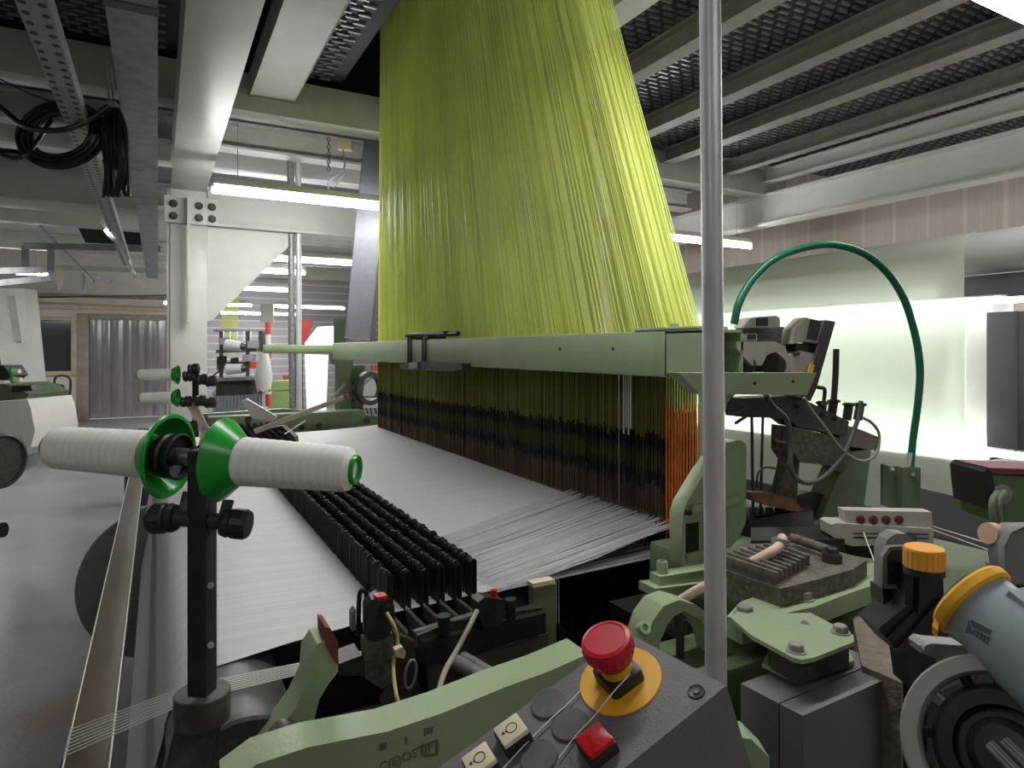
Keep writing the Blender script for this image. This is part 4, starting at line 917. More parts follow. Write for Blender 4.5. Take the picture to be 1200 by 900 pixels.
# ================================================================== feeders
def feeder_one():
    t = thing('weft_feeder', 'grey and black weft feeder with a ribbed yellow knob on top', 'weft feeder', g(1070, 800, D=0.86))
    h = put('head', MB().pix([(1035, 692), (1035, 646), (1040, 632), (1050, 625), (1062, 626), (1072, 634), (1079, 646), (1079, 660), (1066, 692)], 0.022, 0.005, D=0.86), GREYF, t)
    put('front_bracket', MB().pix([(1034, 690), (1035, 652), (1042, 641), (1062, 640), (1066, 648), (1066, 690)], 0.01, 0.002, D=0.846, rim=0.0045, web=0.6), GREYF, h)
    put('window', MB().pix([(1041, 685), (1041, 652), (1046, 645), (1061, 645), (1061, 685)], 0.004, 0, D=0.850), BLACK, h)
    put('slot', MB().cyl(g(1067, 633, D=0.872), g(1067, 633, D=0.866) + V(0, 0, .004), 0.007, seg=14), BLACK, h)
    put('lower_bracket', MB().pix([(1034, 690), (1058, 690), (1052, 708), (1036, 714)], 0.03, 0.003, D=0.86), BLACK, t)
    b_ = put('body', MB().pix([(1063, 664), (1105, 668), (1106, 700), (1114, 735), (1104, 766), (1052, 764), (1030, 738), (1060, 712)], 0.05, 0.005, D=0.83), BLACK, t)
    for pl in ([(1067, 670), (1065, 712), (1032, 738)], [(1075, 670), (1073, 718), (1042, 752)], [(1104, 704), (1052, 764)]):
        m = MB()
        for a, c in zip(pl, pl[1:]): m.bar(g(*a, D=0.826), g(*c, D=0.826), 0.0025, 0.008)
        put('rib', m, BLACK, b_)
    put('stem', MB().pix([(1062, 764), (1097, 764), (1097, 806), (1068, 808)], 0.04, 0.003, D=0.84), BLACK, t)
    kb = g(1083, 664, D=0.80); top_ = V(0, 0, 1)
    k = MB(); n = 44; prof = []
    ringA = []
    for z, rr in ((0, 0.0222), (0.0215, 0.0218)):
        ringA.append([k.b.verts.new(kb + V((rr + (0.0007 if i % 2 else -0.0005)) * math.cos(2 * PI * i / n), (rr + (0.0007 if i % 2 else -0.0005)) * math.sin(2 * PI * i / n), z)) for i in range(n)])
    for i in range(n): k.b.faces.new((ringA[0][i], ringA[0][(i + 1) % n], ringA[1][(i + 1) % n], ringA[1][i]))
    k.b.faces.new(ringA[0][::-1])
    k.lathe(frame(kb + V(0, 0, 0.0205)), [(0.0222, 0), (0.0215, 0.003), (0.019, 0.0042), (0, 0.0045)], 44)
    put('knob', k, ORANGE, t, sharp=20)
    put('knob_collar', MB().cyl(kb - V(0, 0, .008), kb, 0.0225, 0.0215, seg=32), BLACK, t)
    q = g(1080, 800, D=0.86); put('support_arm', MB().bar(q, V(q.x, q.y, 0.9), 0.03, 0.03), BLACK_M, t)
    return t
feeder_one()
t = thing('weft_feeder', 'second weft feeder with a peach end cap, cut off at the right edge', 'weft feeder', g(1190, 690, D=0.86))
put('head', MB().pix([(1174, 655), (1174, 636), (1180, 624), (1190, 618), (1240, 618), (1240, 686), (1180, 686), (1176, 668)], 0.025, 0.006, D=0.86), GREYF, t)
put('front_bracket', MB().pix([(1178, 684), (1177, 640), (1185, 624), (1200, 617), (1240, 618), (1240, 684)], 0.012, 0.002, D=0.846, rim=0.006, web=0.6), GREYF, t)
put('end_cap', MB().cyl(g(1164, 626, D=0.885), g(1157, 625, D=0.882), 0.0155, 0.014, seg=24), mat('peach_cap', (206, 168, 144), 0.5), t)
put('skirt', MB().pix([(1168, 664), (1178, 684), (1172, 702), (1168, 700)], 0.02, 0.002, D=0.87), GREYF, t)
q = g(1205, 682, D=0.88); put('support_arm', MB().bar(q, V(q.x, q.y, 0.9), 0.03, 0.03), BLACK_M, t)
# blue grey unit with orange collar
DU = 0.62
t = thing('weft_feeder', 'large pale blue grey feeder body with an orange collar at right', 'weft feeder', g(1180, 850, D=DU))
UA = g(1140, 704, D=0.665); UB = g(1262, 812, D=0.585); ud = (UB - UA).normalized(); MU = frame(UA, ud, (0, 0, 1))
bo = put('body', MB().lathe(MU, [(0, 0), (0.034, 0), (0.0375, 0.004), (0.0385, 0.02), (0.0415, 0.034), (0.0435, 0.06), (0.0450, 0.10), (0.046, 0.19), (0.03, 0.21), (0, 0.21)], 48), BLUEG, t)
put('upper_shell', MB().prism([MU @ V(0.030, -0.012, 0.022), MU @ V(0.030, 0.014, 0.022), MU @ V(0.040, 0.018, 0.19), MU @ V(0.040, -0.016, 0.19)], MU.to_3x3() @ V(0.013, 0, 0), 0.005, 3), BLUEG, bo)
def on_body(px, py):
    o = V(0, 0, EYE); r = ray(px, py); D = 0.5
    while D < 0.75:
        p = o + r * D; k = (p - UA).dot(ud); q = p - UA - ud * k
        rr = 0.0385 + (k - 0.02) * 0.0032 / 0.014 if k < 0.034 else 0.0415 + (k - 0.034) * 0.002 / 0.026 if k < 0.06 else 0.0435 + (k - 0.06) * 0.0015 / 0.04
        if q.length < rr: return p, q.normalized()
        D += 0.0002
    return o + r * 0.62, -r.normalized()
def decal(mb, pts):
    P = [on_body(*p) for p in pts]; n = sum((x[1] for x in P), V(0, 0, 0)).normalized()
    mb.prism([x[0] - n * 0.0004 for x in P], n * 0.001)
lg = MB()
decal(lg, [(1131, 741), (1136, 726), (1140, 743)]); decal(lg, [(1138, 726), (1150, 732), (1149, 739), (1139, 735)]); decal(lg, [(1150, 732), (1163, 739), (1160, 744), (1149, 739)])
for k in range(5): decal(lg, [(1141 + 4.2 * k, 737 + 2.2 * k), (1143.5 + 4.2 * k, 738.4 + 2.2 * k), (1143 + 3.6 * k, 745 + 2.6 * k), (1140.6 + 3.6 * k, 743.6 + 2.6 * k)])
put('logo', lg, mat('grey_blue_print', (74, 88, 96), 0.5, var=0.02), bo)
put('collar', MB().lathe(MU, [(0.034, -0.008), (0.041, -0.008), (0.0435, -0.005), (0.0435, 0.003), (0.041, 0.006), (0.034, 0.006)], 48, loop=True).prism([MU @ V(-0.02, 0.036, -0.006), MU @ V(-0.034, 0.026, -0.006), MU @ V(-0.041, 0.032, 0.0), MU @ V(-0.026, 0.044, 0.0)], ud * 0.006, 0.001), YELLOW, t)
put('rear_cap', MB().lathe(MU, [(0, -0.014), (0.026, -0.014), (0.034, -0.008), (0.034, 0.0), (0, 0)], 40), BLACK, t)
put('support_arm', MB().bar(UA + ud * 0.12 + V(0, 0, -.03), V((UA + ud * .12).x + .02, (UA + ud * .12).y, 0), 0.04, 0.04), BLACK_M, t)
br_ = put('clamp_lever', MB().pix([(1078, 757), (1084, 752), (1092, 754), (1130, 757), (1143, 775), (1128, 788), (1110, 778), (1092, 770), (1080, 766)], 0.02, 0.003, D=0.68), GREYM, t)
put('screw', MB().socketbolt(g(1086, 759, D=0.678), (-SA, -CA, 0), 0.006, 0.005), GREYM, br_)
wc = g(1180, 884, D=0.60); wn = (V(0, 0, EYE) - wc).normalized(); wn = (wn + V(-0.25, 0.0, 0.1)).normalized()
M = frame(wc, wn)
wf = thing('feeder_wheel', 'grey rimmed feeder wheel with dark inner ring at the bottom right corner', 'wheel', wc)
put('rim', MB().lathe(M, [(0.066, 0), (0.081, 0), (0.083, 0.003), (0.083, 0.016), (0.081, 0.018), (0.068, 0.018), (0.066, 0.014)], 72, loop=True), GREYM, wf)
put('inner_ring', MB().lathe(M, [(0.040, -0.01), (0.056, -0.006), (0.058, 0.004), (0.052, 0.014), (0.040, 0.016)], 64, loop=True), BLACK, wf)
put('back_disc', MB().lathe(M, [(0.0, -0.03), (0.062, -0.03), (0.062, -0.026), (0, -0.026)], 48), BLACK_M, wf)
for k in range(12):
    a = 2 * PI * k / 12 + 0.2
    put('spoke', MB().bar(M @ V(0.052 * math.cos(a), 0.052 * math.sin(a), 0.0), M @ V(0.069 * math.cos(a), 0.069 * math.sin(a), 0.002), 0.006, 0.008), BLACK if k % 3 else STEEL, wf)
put('hub', MB().lathe(M, [(0, -0.01), (0.03, -0.01), (0.03, 0.012), (0.022, 0.024), (0, 0.026)], 40), BLACK, wf)
for k in (0, 1):
    a_ = g(1160 + 17 * k, 873 - 4 * k, D=0.575); put('shaft', MB().cyl(a_, g(1210 + 20 * k, 925 - 4 * k, D=0.54), 0.0055, seg=16), STEEL, wf)

# ================================================================== control panel
R_, U_, F_ = V(CA, -SA, 0), V(0, 0, 1), V(SA, CA, 0)
pn = (R_ * -0.32 + U_ * 0.90 + F_ * -0.285).normalized()
PO = g(727, 797, D=0.53)
def on(px, py, h=0.0):
    o = V(0, 0, EYE); r = ray(px, py); q = PO + pn * h
    return o + r * ((q - o).dot(pn) / r.dot(pn))
ex = (on(515, 900) - on(735, 742)).normalized(); ey = pn.cross(ex)
cp = thing('control_panel', 'grey tilted control panel with emergency stop in the foreground', 'control panel', PO - pn * 0.1)
A_, B_ = on(735, 741), on(848, 806)
far_ = A_ + ex * 0.34
# clockwise outline in panel axes
def loc(p): d = p - PO; return d.dot(ex), d.dot(ey)
ax, ay = loc(A_); bx, by = loc(B_)
def W(x, y, h=0): return PO + ex * x + ey * y + pn * h
outl = [W(ax, ay), W(bx - 0.003, by), W(bx + 0.36, by + 0.0), W(ax + 0.36, ay)]
put('case', MB().prism(outl, -pn * 0.085, 0.006, 3), GREYP, cp)
put('green_bracket', MB().pix([(846, 862), (880, 866), (902, 888), (902, 940), (846, 940)], 0.03, 0.008, D=0.63), GREEN, cp)
put('fixing_screw', MB().lathe(frame(on(816, 811), pn), [(0.0, 0.0002), (0.0042, 0.0002), (0.0062, 0.0012), (0.0068, 0.0), ], 20).lathe(frame(on(816, 811), pn), [(0, .0012), (.0025, .0012), (.0025, 0), (0, 0)], 6), DSTEEL, cp)
dk = PO
q = W((ax + bx) / 2 + 0.2, (ay + by) / 2, -0.08); put('pedestal', MB().bar(q, V(q.x, q.y, 0), 0.06, 0.06, bev=0.004), DSTEEL, cp)
put('yellow_disc', MB().lathe(frame(dk, pn), [(0, 0), (0.0335, 0), (0.034, 0.0006), (0.0335, 0.0014), (0, 0.0014)], 56), YELLOW, cp)
es = thing('emergency_stop', 'red mushroom emergency stop button on a yellow disc', 'emergency stop', PO + pn * 0.0014)
M = frame(PO + pn * 0.0014, pn, ex)
put('base', MB().rbox(M, 0.031, 0.031, 0, 0.010, 0.004), BLACK, es)
put('collar', MB().lathe(M, [(0.0, 0.009), (0.0125, 0.009), (0.0125, 0.022), (0, 0.022)], 40), YELLOW, es)
n = 40
hp = [(0.0, 0.018), (0.013, 0.018), (0.0165, 0.0225), (0.0205, 0.031), (0.0206, 0.0385), (0.0196, 0.0415), (0.0165, 0.0425), (0.0158, 0.0418), (0, 0.0418)]
hd = MB(); rings = []
for r, z in hp:
    if r == 0: rings.append([hd.b.verts.new(M @ V(0, 0, z))]); continue
    rings.append([hd.b.verts.new(M @ V((r + (0.00055 * math.cos(i * PI) if 0.015 < r and z < 0.041 else 0)) * math.cos(2 * PI * i / n), (r + (0.00055 * math.cos(i * PI) if 0.015 < r and z < 0.041 else 0)) * math.sin(2 * PI * i / n), z)) for i in range(n)])
for P_, Q_ in zip(rings, rings[1:]):
    for i in range(n):
        j = (i + 1) % n
        if len(P_) == 1: hd.b.faces.new((P_[0], Q_[j], Q_[i]))
        elif len(Q_) == 1: hd.b.faces.new((P_[i], P_[j], Q_[0]))
        else: hd.b.faces.new((P_[i], P_[j], Q_[j], Q_[i]))
put('mushroom_head', hd, RED, es, sharp=30)
for (px, py, r, lb_) in ((643, 825, 0.0148, 0), (668, 850, 0.0148, 0), (632, 888, 0.0148, 0)):
    put('blanking_plug', MB().lathe(frame(on(px, py), pn), [(0, 0), (r, 0), (r, 0.0015), (r - 0.001, 0.0022), (0, 0.0022)], 40), PLUG, cp)
def pushbutton(px, py, capm, lab, name, glyph):
    c0 = on(px, py); M = frame(c0, pn, ex)
    t = thing(name, lab, 'push button', c0, 'push buttons on the control panel')
    put('bezel', MB().rbox(M, 0.0235, 0.0225, 0, 0.009, 0.0015), BLACK, t)
    cap = put('cap', MB().rbox(M, 0.0215, 0.0205, 0.006, 0.0127, 0.0015, 0.0006), capm, t)
    if glyph:
        gm = MB(); h = 0.0128
        gm.lathe(M @ Matrix.Translation((-0.0012, 0, h)), [(0.0040, 0), (0.0047, 0), (0.0047, 0.0002), (0.0040, 0.0002)], 28, loop=True)
        s = 1
        gm.prism([M @ V(0.0036, 0.0008, h), M @ V(0.0036, -0.0008, h), M @ V(0.0044, -0.0008, h), M @ V(0.0044, 0.0008, h)], pn * 0.0002)
        gm.prism([M @ V(0.0054, 0.0016, h), M @ V(0.0054, -0.0016, h), M @ V(0.0082, 0.0, h)], pn * 0.0002)
        put('symbol', gm, INK, cap)
    return t
off = pn * 0.012
pushbutton(604, 868, BUTTON, 'upper of the two cream push buttons with a circle symbol', 'push_button', True)
pushbutton(567, 903, BUTTON, 'lower cream push button with a circle symbol, cut by the frame', 'push_button', True)
pushbutton(702, 880, REDL, 'square red push button below the emergency stop', 'push_button', False)
for i, pl in enumerate(([(588, 902), (614, 874), (645, 843), (668, 822), (681, 808)], [(655, 888), (675, 862), (697, 838), (718, 812), (738, 790)])):
    solo('loose_thread', MB().tube([on(x, y, 0.0155 if i and k > 2 else 0.003) for k, (x, y) in enumerate(pl)], 0.0006, 5), YARN, ['loose white thread lying from the cream buttons to the yellow disc', 'loose white thread across the yellow disc beside the red square button'][i], 'thread')

# ================================================================== bobbin stand
AX = V(0.80, -0.597, -0.045).normalized(); BC = g(236, 537, D=0.625)
def tpx(px):
    lo, hi = -0.4, 0.4
    for _ in range(50):
        m = (lo + hi) / 2; p = BC + AX * m; d = p.x * SA + p.y * CA; x = 600 + F_PX * (p.x * CA - p.y * SA) / d
        if x < px: lo = m
        else: hi = m
    return lo
PX0 = BC.copy()
st = thing('bobbin_stand', 'black square post stand carrying the two large white bobbins', 'bobbin stand', g(236, 830, D=0.62))
pt, pb_ = g(237, 527, D=0.605), g(237, 812, D=0.605)
Mp = Matrix.Rotation(-0.62, 4, 'Z'); Mp.translation = (pt + pb_) / 2
put('post', MB().box((0, 0, 0), (0.0185, 0.0185, (pt - pb_).length), Mp, 0.0012), BLACK, st)
put('post_hole', MB().cyl(g(247, 686, D=0.593), g(247, 686, D=0.598), 0.003, seg=12).cyl(g(247, 756, D=0.593), g(247, 756, D=0.598), 0.003, seg=12), GREYM, st)
cz = g(237, 826, D=0.615)
put('foot_collar', MB().lathe(frame(cz - V(0, 0, 0.014)), [(0, 0), (0.0245, 0), (0.0245, 0.026), (0.0235, 0.027), (0, 0.027)], 40), mat('brown_black_collar', (52, 46, 42), 0.5, var=0.2, dust=0.3), st)
put('foot_fork', MB().bar(g(232, 846, D=0.62), g(205, 960, D=0.60), 0.04, 0.012, bev=0.002), DSTEEL, st)
q = g(205, 960, D=0.60); put('pedestal', MB().bar(q, V(q.x, q.y, 0), 0.035, 0.035), DSTEEL, st)
put('axle', MB().cyl(BC + AX * tpx(186), BC + AX * tpx(262), 0.0085, seg=24), STEEL, st)
put('axle_hub', MB().lathe(frame(BC + AX * tpx(189), AX), [(0.010, 0), (0.019, 0), (0.0215, 0.008), (0.0195, 0.010), (0.0215, 0.013), (0.0225, 0.020), (0.0205, 0.0205), (0.0195, 0.014), (0.010, 0.012)], 40, loop=True), BLACK, st)
put('axle_block', MB().box((0, 0, 0), (0.020, 0.02, 0.02), frame(BC + AX * tpx(243), AX), 0.002), DSTEEL, st)
for (a, b) in (((214, 606), (182, 608)), ((254, 611), (292, 615))):
    pa_, pq = g(*a, D=0.6), g(*b, D=0.6); d = (pq - pa_).normalized()
    k = put('tension_knob', MB().lathe(frame(pa_ + d * 0.006, d), [(0, 0), (0.012, 0), (0.0135, 0.004), (0.0125, 0.008), (0.0138, 0.010), (0.0138, 0.020), (0.012, 0.0235), (0, 0.024)], 16), BLACK, st, sharp=20)
    put('knob_shaft', MB().cyl(g(236, 609, D=0.606), pa_ + d * 0.008, 0.0075, seg=16), DSTEEL, k)
for (a, b) in (((214, 606), (221, 576)), ((262, 606), (268, 586))):
    put('tension_arm', MB().bar(g(*a, D=0.6), g(*b, D=0.61), 0.010, 0.004, up=(SA, CA, 0), bev=0.001), DSTEEL, st)
def bobbin(c, ax, L, label, rim=0.0385, group='yarn bobbins', far=False, rs=1.0):
    """cone of yarn: c = base rim centre, ax towards the tip"""
    t = thing('yarn_bobbin', label, 'bobbin', c, group)
    M = frame(c, ax); q = rs
    fl = [(rim, 0.0), (rim + 0.0012, 0.0012), (rim, 0.003), (0.0225 * q, 0.021), (0.019 * q, 0.021), (rim - 0.004, 0.004), (rim - 0.003, 0.0)]
    put('flange', MB().lathe(M, fl, 56, loop=True), GREENP, t)
    put('core', MB().lathe(M, [(0.0, 0.018), (0.019 * q, 0.018), (0.019 * q, 0.024), (0, 0.024)], 40), GREENP, t)
    n = 40; pr = [(0.0, 0.0205), (0.0215 * q, 0.0205), (0.0228 * q, 0.023)]
    for i in range(n + 1):
        z = 0.023 + (L - 0.035) * i / n; pr.append(((0.0229 - 0.0022 * i / n + 0.00022 * math.sin(i * 1.9)) * q, z))
    pr += [(0.0196 * q, L - 0.008), (0.0140 * q, L - 0.004), (0, L - 0.004)]
    put('yarn', MB().lathe(M, pr, 48), WOUND, t)
    put('tip', MB().lathe(M, [(0.0100 * q, L - 0.012), (0.0136 * q, L - 0.012), (0.0136 * q, L - 0.001), (0.0130 * q, L), (0.0105 * q, L), (0.0095 * q, L - 0.001), (0.0092 * q, L - 0.012)], 36, loop=True), GREENP, t)
    return t
t0, t1 = tpx(259), tpx(419)
bobbin(BC + AX * t0, AX, t1 - t0, 'large white bobbin with green flange pointing right over the drop wires')
t0, t1 = tpx(200), tpx(58)
bobbin(BC + AX * t0, -AX, t0 - t1, 'large white bobbin at left whose hollow green flange faces the post', rim=0.0395)
# far small bobbins on their own stand
st2 = thing('bobbin_stand', 'distant black stand carrying the two small white bobbins', 'bobbin stand', g(230, 520, D=2.5))
put('post', MB().bar(g(229, 432, D=2.52), g(229, 512, D=2.52), 0.022, 0.022, bev=0.002), BLACK, st2)
for k, (x, y) in enumerate(((222, 441), (238, 445), (236, 470), (248, 447), (247, 472), (226, 500), (219, 471), (228, 433))):
    p = g(x, y, D=2.48); put('tension_knob', MB().lathe(frame(p - V(0.02, 0, 0), (1, -0.3, 0.1)), [(0, 0), (0.018, 0), (0.022, 0.008), (0.018, 0.014), (0.022, 0.02), (0.02, 0.036), (0, 0.04)], 12), BLACK, st2, sharp=20)
put('lever', MB().bar(g(240, 448, D=2.47), g(258, 434, D=2.46), 0.006, 0.004), BLACK, st2)
put('arm', MB().bar(g(224, 473, D=2.48), g(240, 504, D=2.48), 0.035, 0.008, up=(SA, CA, 0), bev=0.001).bar(g(242, 500, D=2.48), g(236, 530, D=2.48), 0.03, 0.008, up=(SA, CA, 0), bev=0.001), PINKISH, st2)
bobbin(g(209, 439, D=2.5), V(-0.96, 0.28, 0), 0.145, 'upper small white bobbin in front of the strip curtain', rim=0.036)
bobbin(g(209, 466, D=2.5), V(-0.96, 0.28, 0), 0.137, 'lower small white bobbin in front of the strip curtain', rim=0.036)
# ================================================================== things farther back
lv = thing('tension_lever', 'long pale lever slanting up to the far end of the loom', 'lever', g(350, 490, D=3.6))
put('lever_bar', MB().bar(g(298, 506, D=3.3), g(408, 464, D=3.9), 0.028, 0.01, up=(SA, CA, 0), bev=0.003), PINKISH, lv)
put('pivot', MB().cyl(g(405, 465, D=3.88), g(405, 465, D=3.84), 0.014, seg=14), REDW, lv)
solo('lever_wire', MB().cyl(g(408, 465, D=3.9), g(445, 465, D=4.0), 0.004, seg=6), BLACK_C, 'thin black rod running from the lever end to the cords', 'rod')
solo('selvedge_lever', MB().pix([(282, 470), (288, 467), (324, 488), (318, 494), (296, 490)], 0.02, 0.003, D=3.6), WHITE, 'short white lever lying left of the long pale lever', 'lever')
solo('black_springs', MB().pix([(305, 505), (330, 499), (345, 512), (346, 520), (312, 516)], 0.06, 0.01, D=3.6), BLACK, 'black drop wire end block beside the far lever', 'end block')
solo('white_line', MB().cyl(g(328, 512, D=3.5), g(358, 493, D=3.7), 0.003, seg=6), YARN, 'short white cord slanting below the pale lever', 'cord')
dk_ = MB().bar(g(444, 170, D=4.85), g(421, 398, D=4.8), 0.19, 0.13, up=(SA, CA, 0), bev=0.01)
solo('slanted_duct', dk_, DUCT, 'dark grey slanted duct at the left edge of the yellow cords', 'duct')
solo('flexible_conduit', MB().tube([g(340, 166, D=5.3), g(341, 250, D=5.3), g(342, 400, D=5.3), g(344, 520, D=5.3)], 0.028, 12), mat('ribbed_conduit', (150, 150, 150), 0.4, 0.4, var=0.3, scale=40), 'ribbed metal conduit, left one of the vertical pair', 'conduit')
solo('steel_riser', MB().cyl(g(349.5, 166, D=5.3), g(350.5, 520, D=5.3), 0.024, seg=16), GALV, 'smooth steel riser pipe, right one of the vertical pair', 'pipe')
solo('dark_riser', MB().cyl(g(347, 385, D=5.5), g(349, 520, D=5.5), 0.05, seg=16), DSTEEL, 'dark pipe sleeve below the pair of vertical pipes', 'pipe')
# far loom
fy = MB()
for i in range(46):
    t_ = i / 45
    fy.bar(g(258 + 20 * t_, 398, D=11.2 + 0.3 * (i % 3)), g(262 + 18 * t_, 345, D=11.2 + 0.3 * (i % 3)), 0.004, 0.004)
solo('far_harness', fy, CORD, 'narrow yellow harness of another loom behind the white column', 'harness', kind='stuff')
fp = thing('far_loom', 'frame of another loom with posts and shelf right of the column', 'loom', g(282, 470, D=8.5))
put('shelf', MB().pix([(253, 443), (300, 441), (300, 445), (253, 447)], 0.4, 0.01, D=8.4).pix([(250, 386), (310, 386), (310, 389), (250, 389)], 0.1, 0.01, D=8.6), GALV_D, fp)
put('lower_body', MB().pix([(253, 447), (296, 446), (296, 462), (253, 464)], 0.5, 0.02, D=8.5), DSTEEL, fp)
for x in (257, 288, 303): put('post', MB().pix([(x, 388), (x + 3, 388), (x + 3, 462), (x, 462)], 0.04, 0.004, D=8.5), DSTEEL, fp)
put('cross_bar', MB().pix([(253, 410), (300, 408), (300, 412), (253, 414)], 0.1, 0.01, D=8.6).pix([(254, 424), (290, 424), (290, 432), (254, 434)], 0.2, 0.02, D=8.6), GREEN_D, fp)
put('screen', MB().pix([(303, 387), (314, 387), (314, 425), (303, 425)], 0.1, 0.01, D=9.2), PANELG, fp)
for (x0_, x1_, y_) in ((254, 262, 418), (270, 276, 420), (284, 296, 416), (290, 302, 400), (256, 268, 396)):
    put('machine_block', MB().pix([(x0_, y_), (x1_, y_ - 1), (x1_, y_ + 7), (x0_, y_ + 8)], 0.1, 0.01, D=8.45), BLACK if y_ > 417 else GREYM, fp)
for k in range(5): put('thread_guide', MB().bar(g(262 + 8 * k, 388, D=8.4), g(262 + 8 * k, 396 + 3 * (k % 2), D=8.4), 0.012, 0.012), GALV, fp)
put('red_handle', MB().pix([(294, 424), (300, 424), (300, 432), (294, 432)], 0.05, 0.008, D=8.3), REDW, fp)
SILV = mat('silver_yarn', (190, 190, 186), 0.3, 0.3, var=0.1, scale=30)
for k, (a, b) in enumerate((((265, 404), (283, 406)), ((266, 433), (284, 432)))):
    pk = thing('yarn_package', ['upper silver yarn package on the far loom', 'lower silver yarn package on the far loom'][k], 'yarn package', g(*a, D=8.3), 'silver packages on the far loom')
    put('yarn', MB().cyl(g(*a, D=8.3), g(*b, D=8.3), 0.07, 0.06, seg=20), SILV, pk)
    put('end_cap', MB().cyl(g(b[0], b[1], D=8.3), g(b[0] + 5, b[1], D=8.3), 0.05, 0.03, seg=16), BLACK, pk)
ct = thing('wire_pallet_cage', 'grey wire mesh crate on the floor behind the far rail', 'crate', g(282, 492, D=9.0))
cm = MB()
for y in range(461, 488, 3): cm.bar(g(250, y, D=9), g(312, y - 1, D=9), 0.012, 0.012)
for x in range(250, 313, 4): cm.bar(g(x, 459, D=9.01), g(x, 487, D=9.01), 0.012, 0.012)
put('mesh', cm, GALV_D, ct)
put('back_panel', MB().pix([(250, 459), (312, 458), (312, 488), (250, 490)], 0.05, 0.01, D=9.6), mat('blue_grey_sheet', (132, 138, 150), 0.6), ct)
put('rim', MB().pix([(250, 457), (313, 456), (313, 460), (250, 461)], 0.06, 0.01, D=8.95).pix([(307, 460), (311, 460), (311, 486), (307, 486)], 0.05, 0.01, D=8.9), WHITE, ct)
bp_ = thing('barrier_post', 'red and white striped post behind the far arm', 'post', g(316, 500, D=7.5))
for k in range(7):
    y = 378 + 14 * k; put('red_band' if k % 2 == 0 else 'white_band', MB().cyl(g(314, y, D=7.5), g(314.5, y + 14, D=7.5), 0.03, seg=14), REDW if k % 2 == 0 else WHITE, bp_)
rag = MB(); rows = []
for k in range(8):
    y = 413 + 6.4 * k; wdt = 4 + 7 * (1 - abs(k - 4.5) / 6)
    rows.append([g(309 + wdt * math.cos(a), y + 2 * math.sin(3 * a), D=7.0 + 0.07 * math.sin(a)) for a in [2 * PI * j / 12 for j in range(13)]])
rag.sheet(rows)
solo('white_plastic_bag', rag, WHITE, 'white plastic bundle hanging from the end of the far green arm', 'bag')
gc = thing('green_cabinet', 'small green cabinet standing behind the far arm', 'cabinet', g(328, 500, D=7.8))
put('case', MB().pix([(316, 459), (338, 458), (339, 500), (314, 500)], 0.4, 0.02, D=7.8), GREEN_S, gc)
put('top_cover', MB().pix([(317, 447), (336, 446), (338, 457), (316, 458)], 0.4, 0.03, D=7.8), GREEN_S, gc)
solo('red_stand', MB().pix([(331, 440), (346, 441), (346, 478), (341, 478), (340, 448), (332, 446)], 0.05, 0.01, D=8.5), mat('brick_red_paint', (140, 66, 52), 0.6), 'brick red stand beside the vertical pipes', 'stand')
# white screens and cloth behind
lc = thing('white_cloth_screen', 'white sheet with a painted-in backlight glow hanging below the far green arm', 'cloth', g(370, 500, D=6.5))
LITC = mat('glowing_white_cloth', (250, 250, 246), 0.7, var=0.02, emit=0.75)  # backlight put in as emission of the cloth itself
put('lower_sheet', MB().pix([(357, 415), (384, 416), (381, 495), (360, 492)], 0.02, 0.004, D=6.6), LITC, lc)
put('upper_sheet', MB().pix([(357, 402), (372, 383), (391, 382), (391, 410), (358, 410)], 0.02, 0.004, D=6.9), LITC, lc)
solo('red_banner', MB().pix([(352, 376), (366, 376), (360, 397), (354, 406)], 0.03, 0.01, D=8.8), REDW, 'red cloth beside the vertical pipes below the lamps', 'cloth')
solo('green_loom_post', MB().pix([(391, 374), (405, 374), (405, 402), (391, 402)], 0.1, 0.01, D=6.5), GREEN_D, 'dark green post of a far loom behind the slanted duct', 'post')
solo('white_far_panel', MB().pix([(428, 450), (445, 440), (445, 478), (420, 478)], 0.05, 0.01, D=6.2), WHITE, 'white panel glimpsed left of the cords above the warp', 'panel')
solo('notice_board', MB().pix([(305, 356), (320, 356), (320, 378), (305, 378)], 0.04, 0.004, D=12.5), WHITE, 'white notice panel hanging under the far lamps', 'panel')
# left loom
ll = thing('left_loom', 'neighbouring loom with a dark flange disc at the left edge', 'loom', g(10, 560, D=5.0))
put('cloth_roll', MB().pix([(-40, 474), (32, 468), (36, 478), (41, 505), (36, 524), (18, 536), (-40, 505)], 0.5, 0.03, D=5.0), YARN, ll)
put('front_bar', MB().bar(g(-30, 493, D=4.9), g(40, 464, D=5.6), 0.06, 0.045, bev=0.005), BROWN, ll)
put('flange_disc', MB().lathe(frame(g(24, 512, D=5.35), (0.72, -0.6, 0)), [(0, 0), (0.27, 0), (0.275, 0.01), (0.275, 0.03), (0, 0.03)], 48), GALV_D, ll)
put('end_ring', MB().lathe(frame(g(-2, 540, D=4.7), (0.75, -0.66, 0)), [(0.0, 0), (0.17, 0), (0.19, 0.01), (0.2, 0.03), (0.18, 0.04), (0.17, 0.02), (0, 0.02)], 40), DSTEEL, ll)
put('machine_body', MB().pix([(-40, 452), (6, 450), (20, 455), (34, 462), (30, 468), (-40, 474)], 0.5, 0.03, D=5.4), GREEN_D, ll)
put('machine_parts', MB().pix([(-10, 428), (4, 428), (12, 440), (4, 446), (-10, 444)], 0.2, 0.02, D=5.3).pix([(14, 452), (36, 452), (38, 458), (14, 460)], 0.1, 0.01, D=5.2), BLACK, ll)
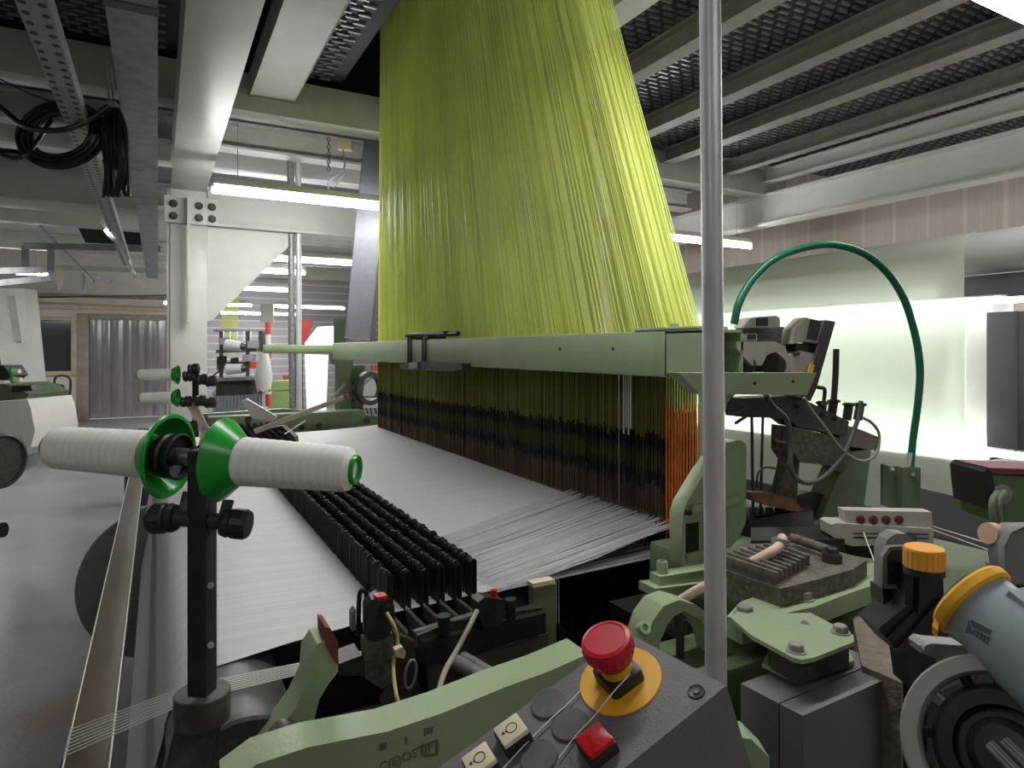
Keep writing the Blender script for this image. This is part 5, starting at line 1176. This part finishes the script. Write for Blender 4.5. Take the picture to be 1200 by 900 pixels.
for k, (x, y) in enumerate(((15, 435), (17, 445))):
    sp_ = thing('small_spool', ['upper tiny white spool on the left loom', 'lower tiny white spool on the left loom'][k], 'spool', g(x, y, D=5.0))
    put('yarn', MB().cyl(g(x, y, D=5.0), g(x + 8, y, D=5.0), 0.018, seg=14), YARN, sp_)
    put('flange', MB().cyl(g(x - 2, y, D=5.0), g(x, y, D=5.0), 0.03, 0.026, seg=14), GREENP, sp_)
# vacuum cleaner
vp = g(66, 496, Z=0); vd = V(vp.x, vp.y, 0)
vac = thing('vacuum_cleaner', 'red and black industrial vacuum cleaner beside the windows', 'vacuum cleaner', (-1.85, 15.6, 0))
vb = V(-1.85, 15.6, 0)
put('tank', MB().lathe(frame(vb + V(0, 0, .14)), [(0, 0), (0.24, 0), (0.26, .04), (0.26, .45), (0, .45)], 28), DSTEEL, vac)
put('red_ring', MB().lathe(frame(vb + V(0, 0, .59)), [(0, 0), (0.29, 0), (0.29, .09), (0, .09)], 28), REDW, vac)
put('motor_head', MB().lathe(frame(vb + V(0, 0, .68)), [(0, 0), (0.24, 0), (0.22, .12), (0.1, .16), (0, .16)], 28), BLACK, vac)
put('handle', MB().tube([vb + V(.26, 0, .25), vb + V(.32, 0, .7), vb + V(.3, 0, .95), vb + V(.1, 0, .98), vb + V(.05, 0, .8)], 0.022, 8), BLACK, vac)
put('chassis', MB().box(vb + V(0, 0, .1), (0.5, 0.5, 0.07), None, .01), BLACK, vac)
for dx in (-.2, .2):
    for dy in (-.2, .2): put('caster', MB().cyl(vb + V(dx - .02, dy, .04), vb + V(dx + .02, dy, .04), .04, seg=14), BLACK, vac)
put('canister', MB().cyl(vb + V(.08, -.24, .2), vb + V(.08, -.24, .55), .1, seg=16), GALV, vac)
bn_ = thing('waste_bin', 'dark cylindrical bin standing left of the white column', 'bin', g(186, 506, Z=0) * 1.0)
bb_ = V(-0.12, 7.4, 0)
bn_.location = bb_; ROOT[bn_.name] = bb_
put('drum', MB().lathe(frame(bb_), [(0, 0), (0.17, 0), (0.17, .62), (0, .62)], 28), BLACK, bn_)
put('lid', MB().lathe(frame(bb_ + V(0, 0, .62)), [(0, 0), (0.18, 0), (0.17, .05), (0.09, .1), (0, .11)], 28), BLACK, bn_)
solo('dark_fitting', MB().cyl(g(-8, 622, D=2.6), g(4, 621, D=2.6), 0.03, seg=14), BLACK, 'dark fitting peeking in at the left edge over the floor', 'fitting')
solo('floor_joint', MB().prism([(-0.40, 1.2, 0.0005), (-0.392, 1.2, 0.0005), (-0.30, 2.9, 0.0005), (-0.308, 2.9, 0.0005)], (0, 0, 0.0015)), BLACK_M, 'thin dark joint line in the floor at the lower left', 'floor joint', kind='structure')

# ================================================================== camera, world, view
cam = bpy.data.cameras.new('camera'); co = bpy.data.objects.new('camera', cam); COL.objects.link(co)
co.location = (0, 0, EYE); co.rotation_euler = (PI / 2, 0, -YAW)
cam.sensor_fit = 'HORIZONTAL'; cam.sensor_width = 36; cam.lens = 36 * F_PX / 1200; cam.shift_y = -40 / 1200; cam.clip_start = 0.02; cam.clip_end = 100
SC.camera = co
w = bpy.data.worlds.new('world'); SC.world = w; w.use_nodes = True
w.node_tree.nodes['Background'].inputs[0].default_value = (0.8, 0.85, 0.9, 1); w.node_tree.nodes['Background'].inputs[1].default_value = 0.3
SC.view_settings.view_transform = 'Standard'; SC.view_settings.look = 'None'; SC.view_settings.exposure = 0.0; SC.view_settings.gamma = 1.0
SC.view_settings.use_curve_mapping = False
SC.cycles.max_bounces = 8; SC.cycles.diffuse_bounces = 4; SC.cycles.use_denoising = True
SC.cycles.sample_clamp_indirect = 6.0
SC.view_settings.exposure = 0.22
